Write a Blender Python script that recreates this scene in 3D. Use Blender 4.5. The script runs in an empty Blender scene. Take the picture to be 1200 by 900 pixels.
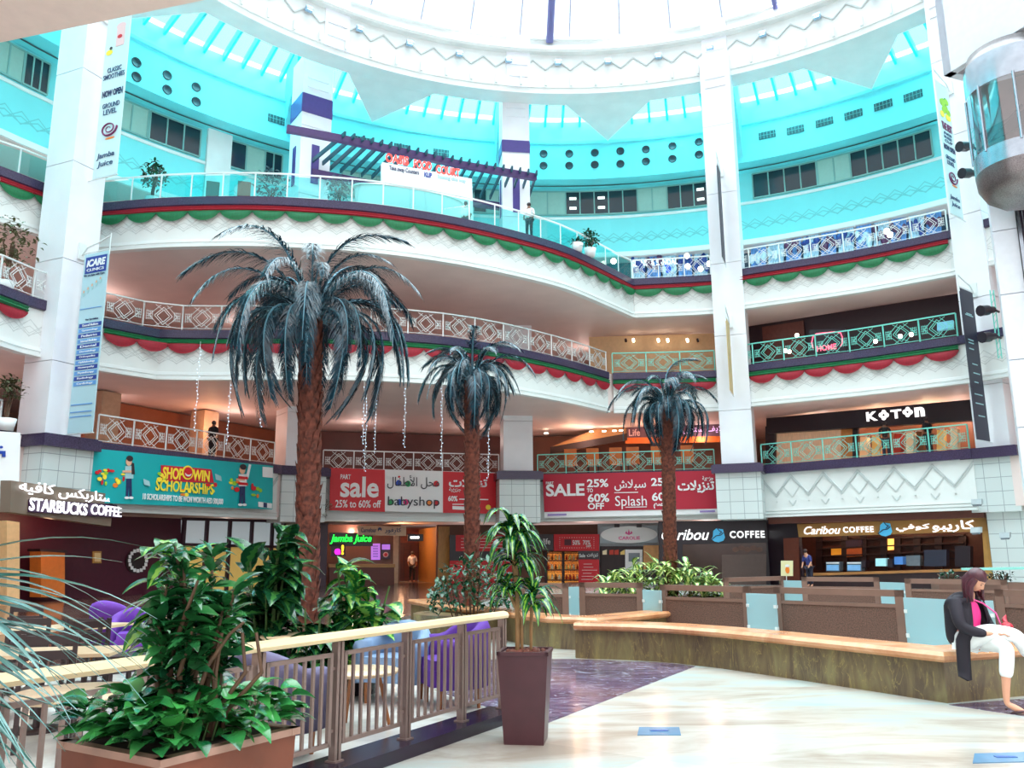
import bpy, math, random
from mathutils import Vector, Matrix, Euler
PI=math.pi; R=math.radians
sc=bpy.context.scene; COL=sc.collection
rnd=random.Random(7)
# ---------------------------------------------------------------- camera
FPX=980.; PITCH=R(11.4); ROLL=R(0.38); EYE=1.6
cd=bpy.data.cameras.new('camera'); cam=bpy.data.objects.new('camera',cd); COL.objects.link(cam); sc.camera=cam
cd.sensor_width=36; cd.lens=36*FPX/1200; cd.clip_end=300; cd.clip_start=.05
cam.location=(0,0,EYE); cam.rotation_mode='XYZ'
cam.matrix_world=Matrix.Translation((0,0,EYE))@Matrix.Rotation(R(90)+PITCH,4,'X')@Matrix.Rotation(-ROLL,4,'Z')
def ray(x,y):
    a=(x-600)/FPX; b=(450-y)/FPX; c,s=math.cos(ROLL),math.sin(ROLL)
    rx=a*c+b*s; uz=-a*s+b*c; cp,sp=math.cos(PITCH),math.sin(PITCH)
    return Vector((rx,cp-uz*sp,sp+uz*cp))
def atz(x,y,z):
    d=ray(x,y); t=(z-EYE)/d.z; return Vector((d.x*t,d.y*t,z))
def aty(x,y,Y):
    d=ray(x,y); t=Y/d.y; return Vector((d.x*t,Y,EYE+d.z*t))
O=Vector((3.2,20.5,0))                      # middle of the round atrium
def atr(x,y,rad):                           # where a sight line meets the round wall of that radius
    d=ray(x,y); ex,ey=-O.x,-O.y
    A=d.x*d.x+d.y*d.y; B=2*(ex*d.x+ey*d.y); C=ex*ex+ey*ey-rad*rad
    t=(-B+math.sqrt(B*B-4*A*C))/(2*A); return Vector((d.x*t,d.y*t,EYE+d.z*t))
def pol(deg,rad,z=0): return Vector((O.x+rad*math.cos(R(deg)),O.y+rad*math.sin(R(deg)),z))
class Fr:                                   # upright plane: u runs to the right, n away from the camera
    def __init__(s,a,b):
        s.o=Vector((a[0],a[1],0)); d=Vector((b[0]-a[0],b[1]-a[1],0)); s.L=d.length; s.u=d.normalized()
        s.n=Vector((-s.u.y,s.u.x,0)); s.rz=math.atan2(s.u.y,s.u.x)
    def hit(s,px,py,w=0):
        d=ray(px,py); e=Vector((0,0,EYE)); q=s.o+s.n*w
        t=(q-e).dot(s.n)/d.dot(s.n); p=e+d*t
        return (p-s.o).dot(s.u),p.z
    def pt(s,u,w=0,z=0): return s.o+s.u*u+s.n*w+Vector((0,0,z))
# ---------------------------------------------------------------- materials
def lin(c):
    return tuple(((v/255)/12.92 if v/255<=.04045 else ((v/255+.055)/1.055)**2.4) for v in c)+(1,)
MATS={}
def newmat(name):
    m=bpy.data.materials.new(name); m.use_nodes=True; nt=m.node_tree
    return m,nt,nt.nodes['Principled BSDF']
def mat(name,rgb,rough=.55,metal=0,var=.06,scale=6,bump=0,em=0,emc=None,spec=.5,alpha=1,coat=0,stretch=(1,1,1)):
    if name in MATS: return MATS[name]
    m,nt,b=newmat(name); c=lin(rgb); N=nt.nodes; L=nt.links
    b.inputs['Roughness'].default_value=rough; b.inputs['Metallic'].default_value=metal
    b.inputs['Specular IOR Level'].default_value=spec; b.inputs['Alpha'].default_value=alpha
    b.inputs['Coat Weight'].default_value=coat
    if var or bump:
        tc=N.new('ShaderNodeTexCoord'); mp=N.new('ShaderNodeMapping'); mp.inputs['Scale'].default_value=stretch
        nz=N.new('ShaderNodeTexNoise'); nz.inputs['Scale'].default_value=scale; nz.inputs['Detail'].default_value=4
        L.new(tc.outputs['Object'],mp.inputs[0]); L.new(mp.outputs[0],nz.inputs['Vector'])
        cr=N.new('ShaderNodeValToRGB'); e=cr.color_ramp.elements; e[0].position=.3; e[1].position=.7
        e[0].color=tuple(v*(1-var*2) for v in c[:3])+(1,); e[1].color=tuple(min(1,v*(1+var)) for v in c[:3])+(1,)
        L.new(nz.outputs['Fac'],cr.inputs[0]); L.new(cr.outputs[0],b.inputs['Base Color'])
        if bump:
            bp=N.new('ShaderNodeBump'); bp.inputs['Strength'].default_value=bump; bp.inputs['Distance'].default_value=.02
            L.new(nz.outputs['Fac'],bp.inputs['Height']); L.new(bp.outputs[0],b.inputs['Normal'])
    else: b.inputs['Base Color'].default_value=c
    if em:
        b.inputs['Emission Color'].default_value=lin(emc or rgb); b.inputs['Emission Strength'].default_value=em
    MATS[name]=m; return m
def glass(name,rgb,gloss=.06,rough=.02,haze=0,hazec=(230,245,245)):
    if name in MATS: return MATS[name]
    m,nt,b=newmat(name); N=nt.nodes; L=nt.links; N.remove(b); out=N['Material Output']
    t=N.new('ShaderNodeBsdfTransparent'); t.inputs[0].default_value=lin(rgb)
    g=N.new('ShaderNodeBsdfGlossy'); g.inputs['Roughness'].default_value=rough
    mx=N.new('ShaderNodeMixShader'); mx.inputs[0].default_value=gloss
    L.new(t.outputs[0],mx.inputs[1]); L.new(g.outputs[0],mx.inputs[2]); last=mx
    if haze:
        d=N.new('ShaderNodeBsdfTranslucent'); d.inputs[0].default_value=lin(hazec)
        d2=N.new('ShaderNodeBsdfDiffuse'); d2.inputs[0].default_value=lin(hazec)
        md=N.new('ShaderNodeMixShader'); L.new(d.outputs[0],md.inputs[1]); L.new(d2.outputs[0],md.inputs[2])
        m2=N.new('ShaderNodeMixShader'); m2.inputs[0].default_value=haze
        L.new(mx.outputs[0],m2.inputs[1]); L.new(md.outputs[0],m2.inputs[2]); last=m2
    L.new(last.outputs[0],out.inputs[0]); MATS[name]=m; return m
def light_mat(name,rgb,s):
    return mat(name,rgb,.5,var=0,em=s,emc=rgb)
def mth(nt,op,a,b=None,c=None):
    n=nt.nodes.new('ShaderNodeMath'); n.operation=op
    for i,v in enumerate((a,b,c)):
        if v is None: continue
        if isinstance(v,(int,float)): n.inputs[i].default_value=v
        else: nt.links.new(v,n.inputs[i])
    return n.outputs[0]
def mixc(nt,f,a,b):
    n=nt.nodes.new('ShaderNodeMix'); n.data_type='RGBA'
    for i,v in ((0,f),(6,a),(7,b)):
        if isinstance(v,(int,float,tuple)): n.inputs[i].default_value=v
        else: nt.links.new(v,n.inputs[i])
    return n.outputs[2]
def uvxy(nt):
    n=nt.nodes.new('ShaderNodeUVMap'); s=nt.nodes.new('ShaderNodeSeparateXYZ'); nt.links.new(n.outputs[0],s.inputs[0]); return s.outputs[0],s.outputs[1]
def fascia_mat(name,rgb,mid,amp,per,lw=.035,dark=.72,rows=2):
    """Painted plaster with grooved zigzag lines; uv in metres, v = height."""
    m,nt,b=newmat(name); u,v=uvxy(nt); c=lin(rgb)
    b.inputs['Roughness'].default_value=.5
    tri=mth(nt,'PINGPONG',u,per/2); tri=mth(nt,'MULTIPLY_ADD',tri,2*amp/per*2,-amp)   # -amp..amp
    fac=None
    for k in range(rows):
        for sgn in (1,-1):
            z=mth(nt,'MULTIPLY_ADD',tri,sgn*(1,.55,.8)[k],mid+(0,-.1,.05)[k])
            d=mth(nt,'ABSOLUTE',mth(nt,'SUBTRACT',v,z)); f=mth(nt,'LESS_THAN',d,lw)
            fac=f if fac is None else mth(nt,'MAXIMUM',fac,f)
    nz=nt.nodes.new('ShaderNodeTexNoise'); nz.inputs['Scale'].default_value=1.3; nz.inputs['Detail'].default_value=5
    tc=nt.nodes.new('ShaderNodeTexCoord'); nt.links.new(tc.outputs['Object'],nz.inputs['Vector'])
    base=mixc(nt,nz.outputs['Fac'],tuple(x*.93 for x in c[:3])+(1,),c)
    col=mixc(nt,fac,base,tuple(x*dark*.9 for x in c[:3])+(1,))
    nt.links.new(col,b.inputs['Base Color'])
    bp=nt.nodes.new('ShaderNodeBump'); bp.inputs['Strength'].default_value=.5; bp.inputs['Distance'].default_value=.03
    nt.links.new(mth(nt,'SUBTRACT',1.,fac),bp.inputs['Height']); nt.links.new(bp.outputs[0],b.inputs['Normal'])
    MATS[name]=m; return m
def tile_mat(name,rgb,tw,th,grout=(150,160,165),gw=.012,rough=.3,uv=True,var=.05,offset=0):
    m,nt,b=newmat(name); N=nt.nodes; L=nt.links
    br=N.new('ShaderNodeTexBrick'); br.offset=offset; br.inputs['Brick Width'].default_value=tw; br.inputs['Row Height'].default_value=th
    br.inputs['Scale'].default_value=1; br.inputs['Mortar Size'].default_value=gw; c=lin(rgb)
    br.inputs['Color1'].default_value=c; br.inputs['Color2'].default_value=tuple(v*(1-var) for v in c[:3])+(1,); br.inputs['Mortar'].default_value=lin(grout)
    if uv:
        n=N.new('ShaderNodeUVMap'); L.new(n.outputs[0],br.inputs['Vector'])
    else:
        n=N.new('ShaderNodeTexCoord'); L.new(n.outputs['Object'],br.inputs['Vector'])
    L.new(br.outputs['Color'],b.inputs['Base Color']); b.inputs['Roughness'].default_value=rough
    MATS[name]=m; return m
def marble(name,c1,c2,c3,scale,rough,stretch=(1,1,1),tile=None,vein=None,rotz=0,bumpy=0):
    m,nt,b=newmat(name); N=nt.nodes; L=nt.links
    tc=N.new('ShaderNodeTexCoord'); mp=N.new('ShaderNodeMapping'); mp.inputs['Scale'].default_value=stretch; mp.inputs['Rotation'].default_value=(0,0,rotz)
    L.new(tc.outputs['Object'],mp.inputs[0])
    nz=N.new('ShaderNodeTexNoise'); nz.inputs['Scale'].default_value=scale; nz.inputs['Detail'].default_value=8; nz.inputs['Roughness'].default_value=.62; nz.inputs['Distortion'].default_value=1.2
    L.new(mp.outputs[0],nz.inputs['Vector']); cr=N.new('ShaderNodeValToRGB'); e=cr.color_ramp.elements
    e[0].position=.33; e[0].color=lin(c1); e[1].position=.68; e[1].color=lin(c3); k=e.new(.5); k.color=lin(c2)
    L.new(nz.outputs['Fac'],cr.inputs[0]); col=cr.outputs[0]
    if vein:
        n2=N.new('ShaderNodeTexNoise'); n2.inputs['Scale'].default_value=scale*.8; n2.inputs['Detail'].default_value=5; n2.inputs['Distortion'].default_value=2.5
        L.new(mp.outputs[0],n2.inputs['Vector']); d=mth(nt,'ABSOLUTE',mth(nt,'SUBTRACT',n2.outputs['Fac'],.5)); f=mth(nt,'LESS_THAN',d,.008)
        col=mixc(nt,mth(nt,'MULTIPLY',f,.6),col,lin(vein))
    if tile:
        mp2=N.new('ShaderNodeMapping'); mp2.inputs['Rotation'].default_value=(0,0,tile[3]); L.new(tc.outputs['Object'],mp2.inputs[0])
        br=N.new('ShaderNodeTexBrick'); br.offset=tile[4]; br.inputs['Scale'].default_value=1; br.inputs['Brick Width'].default_value=tile[0]; br.inputs['Row Height'].default_value=tile[1]
        br.inputs['Mortar Size'].default_value=.006; br.inputs['Color1'].default_value=(1,1,1,1); br.inputs['Color2'].default_value=(.8,.8,.8,1); br.inputs['Mortar'].default_value=tile[2]
        L.new(mp2.outputs[0],br.inputs['Vector']); mm=N.new('ShaderNodeMix'); mm.data_type='RGBA'; mm.blend_type='MULTIPLY'; mm.inputs[0].default_value=1
        L.new(col,mm.inputs[6]); L.new(br.outputs['Color'],mm.inputs[7]); col=mm.outputs[2]
    L.new(col,b.inputs['Base Color']); b.inputs['Roughness'].default_value=rough
    MATS[name]=m; return m
# ---------------------------------------------------------------- mesh builder
class MB:
    def __init__(s): s.v=[]; s.f=[]; s.uv=[]; s.sm=[]
    def add(s,vs,fs,uvs=None,sm=False):
        k=len(s.v); s.v+= [tuple(p) for p in vs]
        for i,f in enumerate(fs):
            s.f.append([a+k for a in f]); s.uv.append(uvs[i] if uvs else None); s.sm.append(sm)
    def box(s,c,d,rz=0,m=None,tp=1):
        x,y,z=d[0]/2,d[1]/2,d[2]/2; vs=[]
        for sx,sy,sz in ((-1,-1,-1),(1,-1,-1),(1,1,-1),(-1,1,-1),(-1,-1,1),(1,-1,1),(1,1,1),(-1,1,1)):
            t=tp if sz>0 else 1; p=Vector((sx*x*t,sy*y*t,sz*z))
            if rz: p=Matrix.Rotation(rz,3,'Z')@p
            if m: p=m@p
            vs.append(p+Vector(c))
        fs=[(0,3,2,1),(4,5,6,7),(0,1,5,4),(1,2,6,5),(2,3,7,6),(3,0,4,7)]
        W,D,H=d; u2=[(0,0),(D,0),(D,H),(0,H)]; u1=[(0,0),(W,0),(W,H),(0,H)]
        uf=[[(0,0),(0,D),(W,D),(W,0)],[(0,0),(W,0),(W,D),(0,D)],u1,u2,u1,u2]
        z0=c[2]-z
        uf=[[(a,b+z0) for a,b in q] if i>1 else q for i,q in enumerate(uf)]
        s.add(vs,fs,uf); return s
    def bar(s,a,b,w,h=None,up=(0,0,1)):
        a=Vector(a); b=Vector(b); d=b-a; L=d.length
        if L<1e-6: return s
        d/=L; h=h or w; up=Vector(up)
        if abs(d.dot(up))>.98: up=Vector((0,1,0)) if abs(d.y)<.9 else Vector((1,0,0))
        x=d.cross(up).normalized(); z=x.cross(d)
        vs=[]
        for p in (a,b):
            for sx,sz in ((-1,-1),(1,-1),(1,1),(-1,1)): vs.append(p+x*sx*w/2+z*sz*h/2)
        s.add(vs,[(0,1,2,3),(4,7,6,5),(0,4,5,1),(1,5,6,2),(2,6,7,3),(3,7,4,0)]); return s
    def tube(s,pts,r,n=8,caps=True,sm=True):
        pts=[Vector(p) for p in pts]; rs=r if isinstance(r,(list,tuple)) else [r]*len(pts)
        vs=[]; prev=None
        for i,p in enumerate(pts):
            t=(pts[min(i+1,len(pts)-1)]-pts[max(i-1,0)]).normalized()
            if prev is None:
                prev=t.orthogonal().normalized()
            x=(prev-t*prev.dot(t)); x=x.normalized() if x.length>1e-6 else t.orthogonal().normalized(); prev=x; y=t.cross(x)
            for k in range(n):
                a=2*PI*k/n; vs.append(p+(x*math.cos(a)+y*math.sin(a))*rs[i])
        fs=[]
        for i in range(len(pts)-1):
            for k in range(n): fs.append((i*n+k,i*n+(k+1)%n,(i+1)*n+(k+1)%n,(i+1)*n+k))
        s.add(vs,fs,None,sm)
        if caps:
            s.add(vs[:n],[tuple(range(n))[::-1]]); s.add(vs[-n:],[tuple(range(n))])
        return s
    def lathe(s,prof,c=(0,0,0),n=20,sx=1,sy=1,sm=True,a0=0,a1=2*PI):
        full=abs(a1-a0-2*PI)<1e-6; m=n if full else n+1; vs=[];fs=[]
        for r,z in prof:
            for k in range(m):
                a=a0+(a1-a0)*k/n; vs.append((c[0]+r*math.cos(a)*sx,c[1]+r*math.sin(a)*sy,c[2]+z))
        for i in range(len(prof)-1):
            for k in range(n):
                k2=(k+1)%m; fs.append((i*m+k,i*m+k2,(i+1)*m+k2,(i+1)*m+k))
        s.add(vs,fs,None,sm); return s
    def prism(s,poly,z0,z1):
        n=len(poly); vs=[(p[0],p[1],z0) for p in poly]+[(p[0],p[1],z1) for p in poly]
        ar=sum(poly[i][0]*poly[(i+1)%n][1]-poly[(i+1)%n][0]*poly[i][1] for i in range(n))
        fs=[tuple(range(n))[::-1],tuple(range(n,2*n))]+[(i,(i+1)%n,n+(i+1)%n,n+i) for i in range(n)]
        if ar<0: fs=[f[::-1] for f in fs]
        uv=[None,None]; acc=0
        for i in range(n):
            l=math.hypot(poly[(i+1)%n][0]-poly[i][0],poly[(i+1)%n][1]-poly[i][1])
            q=[(acc,z0),(acc+l,z0),(acc+l,z1),(acc,z1)]; uv.append(q[::-1] if ar<0 else q); acc+=l
        s.add(vs,fs,uv); return s
    def slabxz(s,poly,y0,y1):                # polygon in x,z extruded along y
        n=len(poly); vs=[(p[0],y0,p[1]) for p in poly]+[(p[0],y1,p[1]) for p in poly]
        fs=[tuple(range(n)),tuple(range(n,2*n))[::-1]]+[(i,n+i,n+(i+1)%n,(i+1)%n) for i in range(n)]
        ar=sum(poly[i][0]*poly[(i+1)%n][1]-poly[(i+1)%n][0]*poly[i][1] for i in range(n))
        if ar<0: fs=[f[::-1] for f in fs]
        s.add(vs,fs); return s
    def sweep(s,path,prof,closed=False,sm=False):
        """prof: (offset outward from the path, z); path: plan points; a wall-like moulding"""
        n=len(path); k=len(prof); nr=[]; acc=[0]
        for i in range(n):
            a=path[max(i-1,0)]; b=path[min(i+1,n-1)]
            if 0<i<n-1:
                d1=Vector((path[i][0]-a[0],path[i][1]-a[1])).normalized(); d2=Vector((b[0]-path[i][0],b[1]-path[i][1])).normalized()
                t=(d1+d2).normalized(); sc_=1/max(.5,t.dot(d1))
            else: t=Vector((b[0]-a[0],b[1]-a[1])).normalized(); sc_=1
            nr.append(Vector((-t.y,t.x))*sc_)
            if i: acc.append(acc[-1]+math.hypot(path[i][0]-path[i-1][0],path[i][1]-path[i-1][1]))
        vs=[];fs=[];uv=[]
        for i in range(n):
            for o,z in prof: vs.append((path[i][0]+nr[i].x*o,path[i][1]+nr[i].y*o,z))
        kk=k if closed else k-1
        for i in range(n-1):
            for j in range(kk):
                j2=(j+1)%k; fs.append((i*k+j,(i+1)*k+j,(i+1)*k+j2,i*k+j2))
                uv.append([(acc[i],prof[j][1]),(acc[i+1],prof[j][1]),(acc[i+1],prof[j2][1]),(acc[i],prof[j2][1])])
        if closed:
            fs+= [tuple(range(k)),tuple((n-1)*k+j for j in range(k))[::-1]]; uv+=[None,None]
        s.add(vs,fs,uv,sm); return s
    def sphere(s,c,r,n=12,m=8,sc3=(1,1,1),rot=None):
        vs=[];fs=[]
        for i in range(m+1):
            t=PI*i/m
            for k in range(n):
                a=2*PI*k/n; p=Vector((math.sin(t)*math.cos(a)*r*sc3[0],math.sin(t)*math.sin(a)*r*sc3[1],math.cos(t)*r*sc3[2]))
                if rot: p=rot@p
                vs.append(p+Vector(c))
        for i in range(m):
            for k in range(n): fs.append((i*n+k,(i+1)*n+k,(i+1)*n+(k+1)%n,i*n+(k+1)%n))
        s.add(vs,fs,None,True); return s
    def merge(s,me,M):
        s.add([M@v.co for v in me.vertices],[tuple(p.vertices) for p in me.polygons]); return s
    def mesh(s,name,m):
        me=bpy.data.meshes.new(name); me.from_pydata(s.v,[],s.f)
        me.materials.append(m)
        if any(s.uv):
            l=me.uv_layers.new(name='UVMap'); i=0
            for f,u in zip(s.f,s.uv):
                for j in range(len(f)):
                    if u: l.data[i].uv=u[j]
                    i+=1
        me.polygons.foreach_set('use_smooth',s.sm); me.validate(); me.update(); return me
    def build(s,name,m,parent=None,loc=None,rz=0):
        o=bpy.data.objects.new(name,s.mesh(name,m)); COL.objects.link(o)
        if parent: o.parent=parent
        if loc is not None: o.location=loc; o.rotation_euler=(0,0,rz)
        return o
def obj(name,me,parent=None,loc=(0,0,0),rot=(0,0,0),scale=(1,1,1)):
    o=bpy.data.objects.new(name,me); COL.objects.link(o); o.parent=parent; o.location=loc; o.rotation_euler=rot; o.scale=scale; return o
def tag(o,label,cat,group=None,kind=None):
    o['label']=label; o['category']=cat
    if group: o['group']=group
    if kind: o['kind']=kind
    return o
def thing(name,label,cat,loc=(0,0,0),rz=0,group=None):
    o=bpy.data.objects.new(name,None); COL.objects.link(o); o.location=loc; o.rotation_euler=(0,0,rz); o.empty_display_size=.2
    return tag(o,label,cat,group)
def struct(o): o['kind']='structure'; return o
def kids(root): return [c for c in root.children]
def dup(root,loc,rz,label=None,scale=None):
    def cp(o,par):
        c=o.copy(); COL.objects.link(c); c.parent=par
        for ch in list(o.children): cp(ch,c)
        return c
    r=cp(root,None); r.location=loc; r.rotation_euler=(0,0,rz)
    if scale: r.scale=scale
    if label: r['label']=label
    return r
# ---------------------------------------------------------------- text
AR={'ا':(0xFE8D,0xFE8E,0,0),'أ':(0xFE83,0xFE84,0,0),'ب':(0xFE8F,0xFE90,0xFE91,0xFE92),'ت':(0xFE95,0xFE96,0xFE97,0xFE98),'ة':(0xFE93,0xFE94,0,0),
'ج':(0xFE9D,0xFE9E,0xFE9F,0xFEA0),'ح':(0xFEA1,0xFEA2,0xFEA3,0xFEA4),'خ':(0xFEA5,0xFEA6,0xFEA7,0xFEA8),'ر':(0xFEAD,0xFEAE,0,0),'ز':(0xFEAF,0xFEB0,0,0),
'س':(0xFEB1,0xFEB2,0xFEB3,0xFEB4),'ش':(0xFEB5,0xFEB6,0xFEB7,0xFEB8),'ص':(0xFEB9,0xFEBA,0xFEBB,0xFEBC),'ط':(0xFEC1,0xFEC2,0xFEC3,0xFEC4),
'ف':(0xFED1,0xFED2,0xFED3,0xFED4),'ق':(0xFED5,0xFED6,0xFED7,0xFED8),'ك':(0xFED9,0xFEDA,0xFEDB,0xFEDC),'ل':(0xFEDD,0xFEDE,0xFEDF,0xFEE0),
'م':(0xFEE1,0xFEE2,0xFEE3,0xFEE4),'ن':(0xFEE5,0xFEE6,0xFEE7,0xFEE8),'ه':(0xFEE9,0xFEEA,0xFEEB,0xFEEC),'و':(0xFEED,0xFEEE,0,0),'ي':(0xFEF1,0xFEF2,0xFEF3,0xFEF4),
'λ':(0xFEFB,0xFEFC,0,0),'Λ':(0xFEF7,0xFEF8,0,0)}
def arab(t):
    t=t.replace('لا','λ').replace('لأ','Λ'); out=[]
    for i,ch in enumerate(t):
        if ch not in AR: out.append(ch); continue
        f=AR[ch]; pj=i>0 and t[i-1] in AR and AR[t[i-1]][2]!=0; nj=f[2]!=0 and i<len(t)-1 and t[i+1] in AR
        out.append(chr(f[3] if pj and nj else f[1] if pj else f[2] if nj else f[0]))
    return ''.join(out[::-1])
def text_mesh(s,w=None,h=None,bold=0,depth=.01,shear=0,space=1):
    """Flat lettering in local x,z centred on 0,0, front towards -y, fitted to w and/or h."""
    c=bpy.data.curves.new('lettering','FONT'); c.body=s; c.extrude=.02; c.offset=bold; c.shear=shear; c.align_x='CENTER'; c.space_character=space; c.resolution_u=3
    o=bpy.data.objects.new('lettering',c); me=bpy.data.meshes.new_from_object(o); bpy.data.objects.remove(o); bpy.data.curves.remove(c)
    xs=[v.co.x for v in me.vertices]; ys=[v.co.y for v in me.vertices]
    X0,X1,Y0,Y1=min(xs),max(xs),min(ys),max(ys); sx=(w/(X1-X0)) if w else None; sy=(h/(Y1-Y0)) if h else None
    sx=sx or sy; sy=sy or sx
    for v in me.vertices:
        x,y,z=v.co; v.co=((x-(X0+X1)/2)*sx,-z/.02*depth/2,(y-(Y0+Y1)/2)*sy)
    return me
def letters(s,mt,parent,x,z,y,w=None,h=None,bold=.01,depth=.02,shear=0,name='lettering',rot=0,space=1):
    me=text_mesh(s,w,h,bold,depth,shear,space); me.materials.append(mt)
    return obj(name,me,parent,(x,y,z),(0,rot,0))
# ================================================================ palette
WHITE=mat('white_plaster',(226,229,228),.5,var=.025,scale=1.2)
PILL=mat('pillar_paint',(232,232,238),.42,var=.02,scale=1)
SOFF=mat('soffit_paint',(232,212,208),.6,var=.03,scale=.8)
COVE=mat('cove_paint',(228,170,135),.6,var=.03,scale=.8)
GRAN=mat('dark_granite',(66,54,84),.25,var=.25,scale=30)
DARK=mat('dark_brown',(44,24,28),.5,var=.1)
MAROON=mat('maroon_wall',(72,12,38),.5,var=.06)
GROOVE=mat('groove_grey',(196,202,202),.6,var=0)
STEEL=mat('white_rail_metal',(225,230,230),.35,metal=.2,var=0)
TEAL_LIT=mat('teal_lit_rail_metal',(120,215,200),.35,metal=.2,var=0)  # white rail metal with the teal light on it put into the colour
FLOOR_UP=mat('upper_floor',(196,186,178),.3,var=.05)
FASC=fascia_mat('fascia_lozenge',(228,229,227),-.72,.3,1.3,lw=.014,rows=3,dark=.8)
UPW=mat('cyan_lit_plaster',(112,218,226),.5,var=.02,scale=1)  # upper plaster with the cyan skylight glow painted into its colour
WALLC=fascia_mat('cyan_lit_lozenge',(124,222,226),1.2,.3,1.5,lw=.03,rows=2,dark=.8)  # gallery wall, same cyan light mixed into the base colour
RED=mat('red_drape',(158,14,40),.6,var=.08,scale=3,stretch=(6,6,1))
GREEN=mat('green_drape',(10,112,66),.55,var=.1,scale=3,stretch=(6,6,1))
PANE=glass('clear_pane',(215,240,240),.09)
TEALPANE=glass('teal_pane',(196,246,245),.08)
SKYP=glass('teal_skylight_glass',(160,244,252),.02,haze=.12,hazec=(90,250,246))
DOMEP=glass('dome_glass',(238,250,252),.02)
BLACKW=mat('dark_window_glass',(26,48,58),.12,var=0,spec=.6)
BLINDW=mat('window_blind',(150,190,180),.6,var=.02)
LAMPW=light_mat('downlight_glow',(255,236,205),9)
Z1,Z2,Z3=5.6,10.4,15.2; B1_,B2_,B3_=3.15,8.35,13.15; Z4=19.
# ================================================================ plan paths of the gallery edges
def cr(p0,p1,p2,p3,t): return .5*((2*p1)+(-p0+p2)*t+(2*p0-5*p1+4*p2-p3)*t*t+(-p0+3*p1-3*p2+p3)*t**3)
def smooth(pts,n=5):
    pts=[Vector(p[:2]) for p in pts]; q=[pts[0]*2-pts[1]]+pts+[pts[-1]*2-pts[-2]]; out=[]
    for i in range(1,len(q)-2):
        for k in range(n): out.append(cr(q[i-1],q[i],q[i+1],q[i+2],k/n))
    return out+[pts[-1]]
def pz(L,z): return [atz(x,y,z).xy for x,y in L]
P3=[Vector((-25.,17.)),Vector((-21.,24.8))]+pz([(0,195),(60,218),(118,238)],Z3)+smooth(pz([(124,238),(200,232),(300,230.5),(380,234.5),(450,241),(530,254),(600,270),(660,288),(705,309),(738,326)],Z3))+pz([(742,327)],Z3)
P3b=smooth(pz([(742,327),(833,322),(872,315),(1000,294),(1110,271)],Z3),4)+[Vector((22.8,29.)),Vector((25.,22.))]
P2=[Vector((-24.,15.)),Vector((-19.6,23.))]+pz([(0,333),(32,346),(122,373)],Z2)+smooth(pz([(187,386),(240,387),(330,386.5),(400,387),(480,391),(540,397),(600,407),(665,422),(712,436)],Z2))
P2b=smooth(pz([(718,437),(838,434),(880,427),(1000,412),(1122,394)],Z2),4)+[Vector((22.6,29.)),Vector((25.,22.))]
P2F=P2+P2b; P3F=P3+P3b[1:]
FL=Fr((-16.3,25.2),(-15.9,27.9)); FA=Fr((-15.0,29.9),(-10.75,38.35)); FB=Fr((-9.4,41.),(-.6,43.55)); FC=Fr((1.2,43.75),(10.2,41.8)); FD=Fr((11.85,40.15),(18.6,33.75))
PILS=dict(A=(-16.15,28.9,1.4),B=(-10.4,40.1,1.6),C=(.2,43.05,1.5),D=(10.9,40.1,1.5),E=(19.85,33.95,1.3))
def outer(p,rad=34.):
    d=Vector((p[0]-O.x,p[1]-O.y)).normalized(); return (O.x+d.x*rad,O.y+d.y*rad)
def deck(name,path,z0,z1,m,rad=34.,inset=.12):
    b=MB()
    inn=[]
    for p in path:
        d=Vector((p[0]-O.x,p[1]-O.y)); inn.append((p[0]+d.normalized().x*inset,p[1]+d.normalized().y*inset))
    out=[outer(p,rad) for p in path]; n=len(path)
    vs=[(p[0],p[1],z0) for p in inn]+[(p[0],p[1],z0) for p in out]+[(p[0],p[1],z1) for p in inn]+[(p[0],p[1],z1) for p in out]
    fs=[]
    for i in range(n-1):
        fs+= [(i,n+i,n+i+1,i+1),(2*n+i,2*n+i+1,3*n+i+1,3*n+i),(i,i+1,2*n+i+1,2*n+i),(n+i,3*n+i,3*n+i+1,n+i+1)]
    fs+= [(0,2*n,3*n,n),(n-1,2*n-1,4*n-1,3*n-1)]
    b.add(vs,fs); return struct(b.build(name,m))
P1F=[Vector((-21.5,14.)),Vector((-18.2,22.)),Vector((-16.3,27.9)),Vector(FA.pt(0).xy),Vector(FA.pt(FA.L).xy),Vector(FB.pt(0).xy),Vector(FB.pt(FB.L).xy),Vector(FC.pt(0).xy),Vector(FC.pt(FC.L).xy),Vector(FD.pt(0).xy),Vector(FD.pt(FD.L).xy),Vector((22.8,28.)),Vector((25.,21.))]
deck('ceiling',P1F,B1_+.1,Z1-.04,SOFF); deck('ceiling',P2F,B2_+.12,Z2-.04,SOFF); deck('ceiling',P3F,B3_+.12,Z3-.04,SOFF)
# fascias : front skin with mouldings, plus the dark granite edge
def fascia(path,z0,z1,name='trim_1'):
    b=MB(); b.sweep(path,[(0.02,z1-.38),(0.02,z0+.32)]); 
    zz=[(v[0],v[1]) for v in []]
    o=b.build(name,FASC); struct(o)
    # uv v measured from the top edge
    for l in o.data.uv_layers[0].data: l.uv[1]-=(z1-.38)
    c=MB(); c.sweep(path,[(.03,z0+.34),(-.04,z0+.32),(-.06,z0+.2),(-.02,z0+.18),(-.02,z0+.1),(-.09,z0+.08),(-.09,z0),(.2,z0),(.2,z0+.12)]); c.build('moulding',WHITE,o)
    d=MB(); d.sweep(path,[(.12,z1-.4),(-.06,z1-.38),(-.1,z1-.34),(-.1,z1-.02),(.25,z1),(.25,z1-.1)]); d.build('granite_edge',GRAN,o)
    return o
n_trim=[0]
def tname(): n_trim[0]+=1; return 'trim_%d'%n_trim[0]
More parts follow.
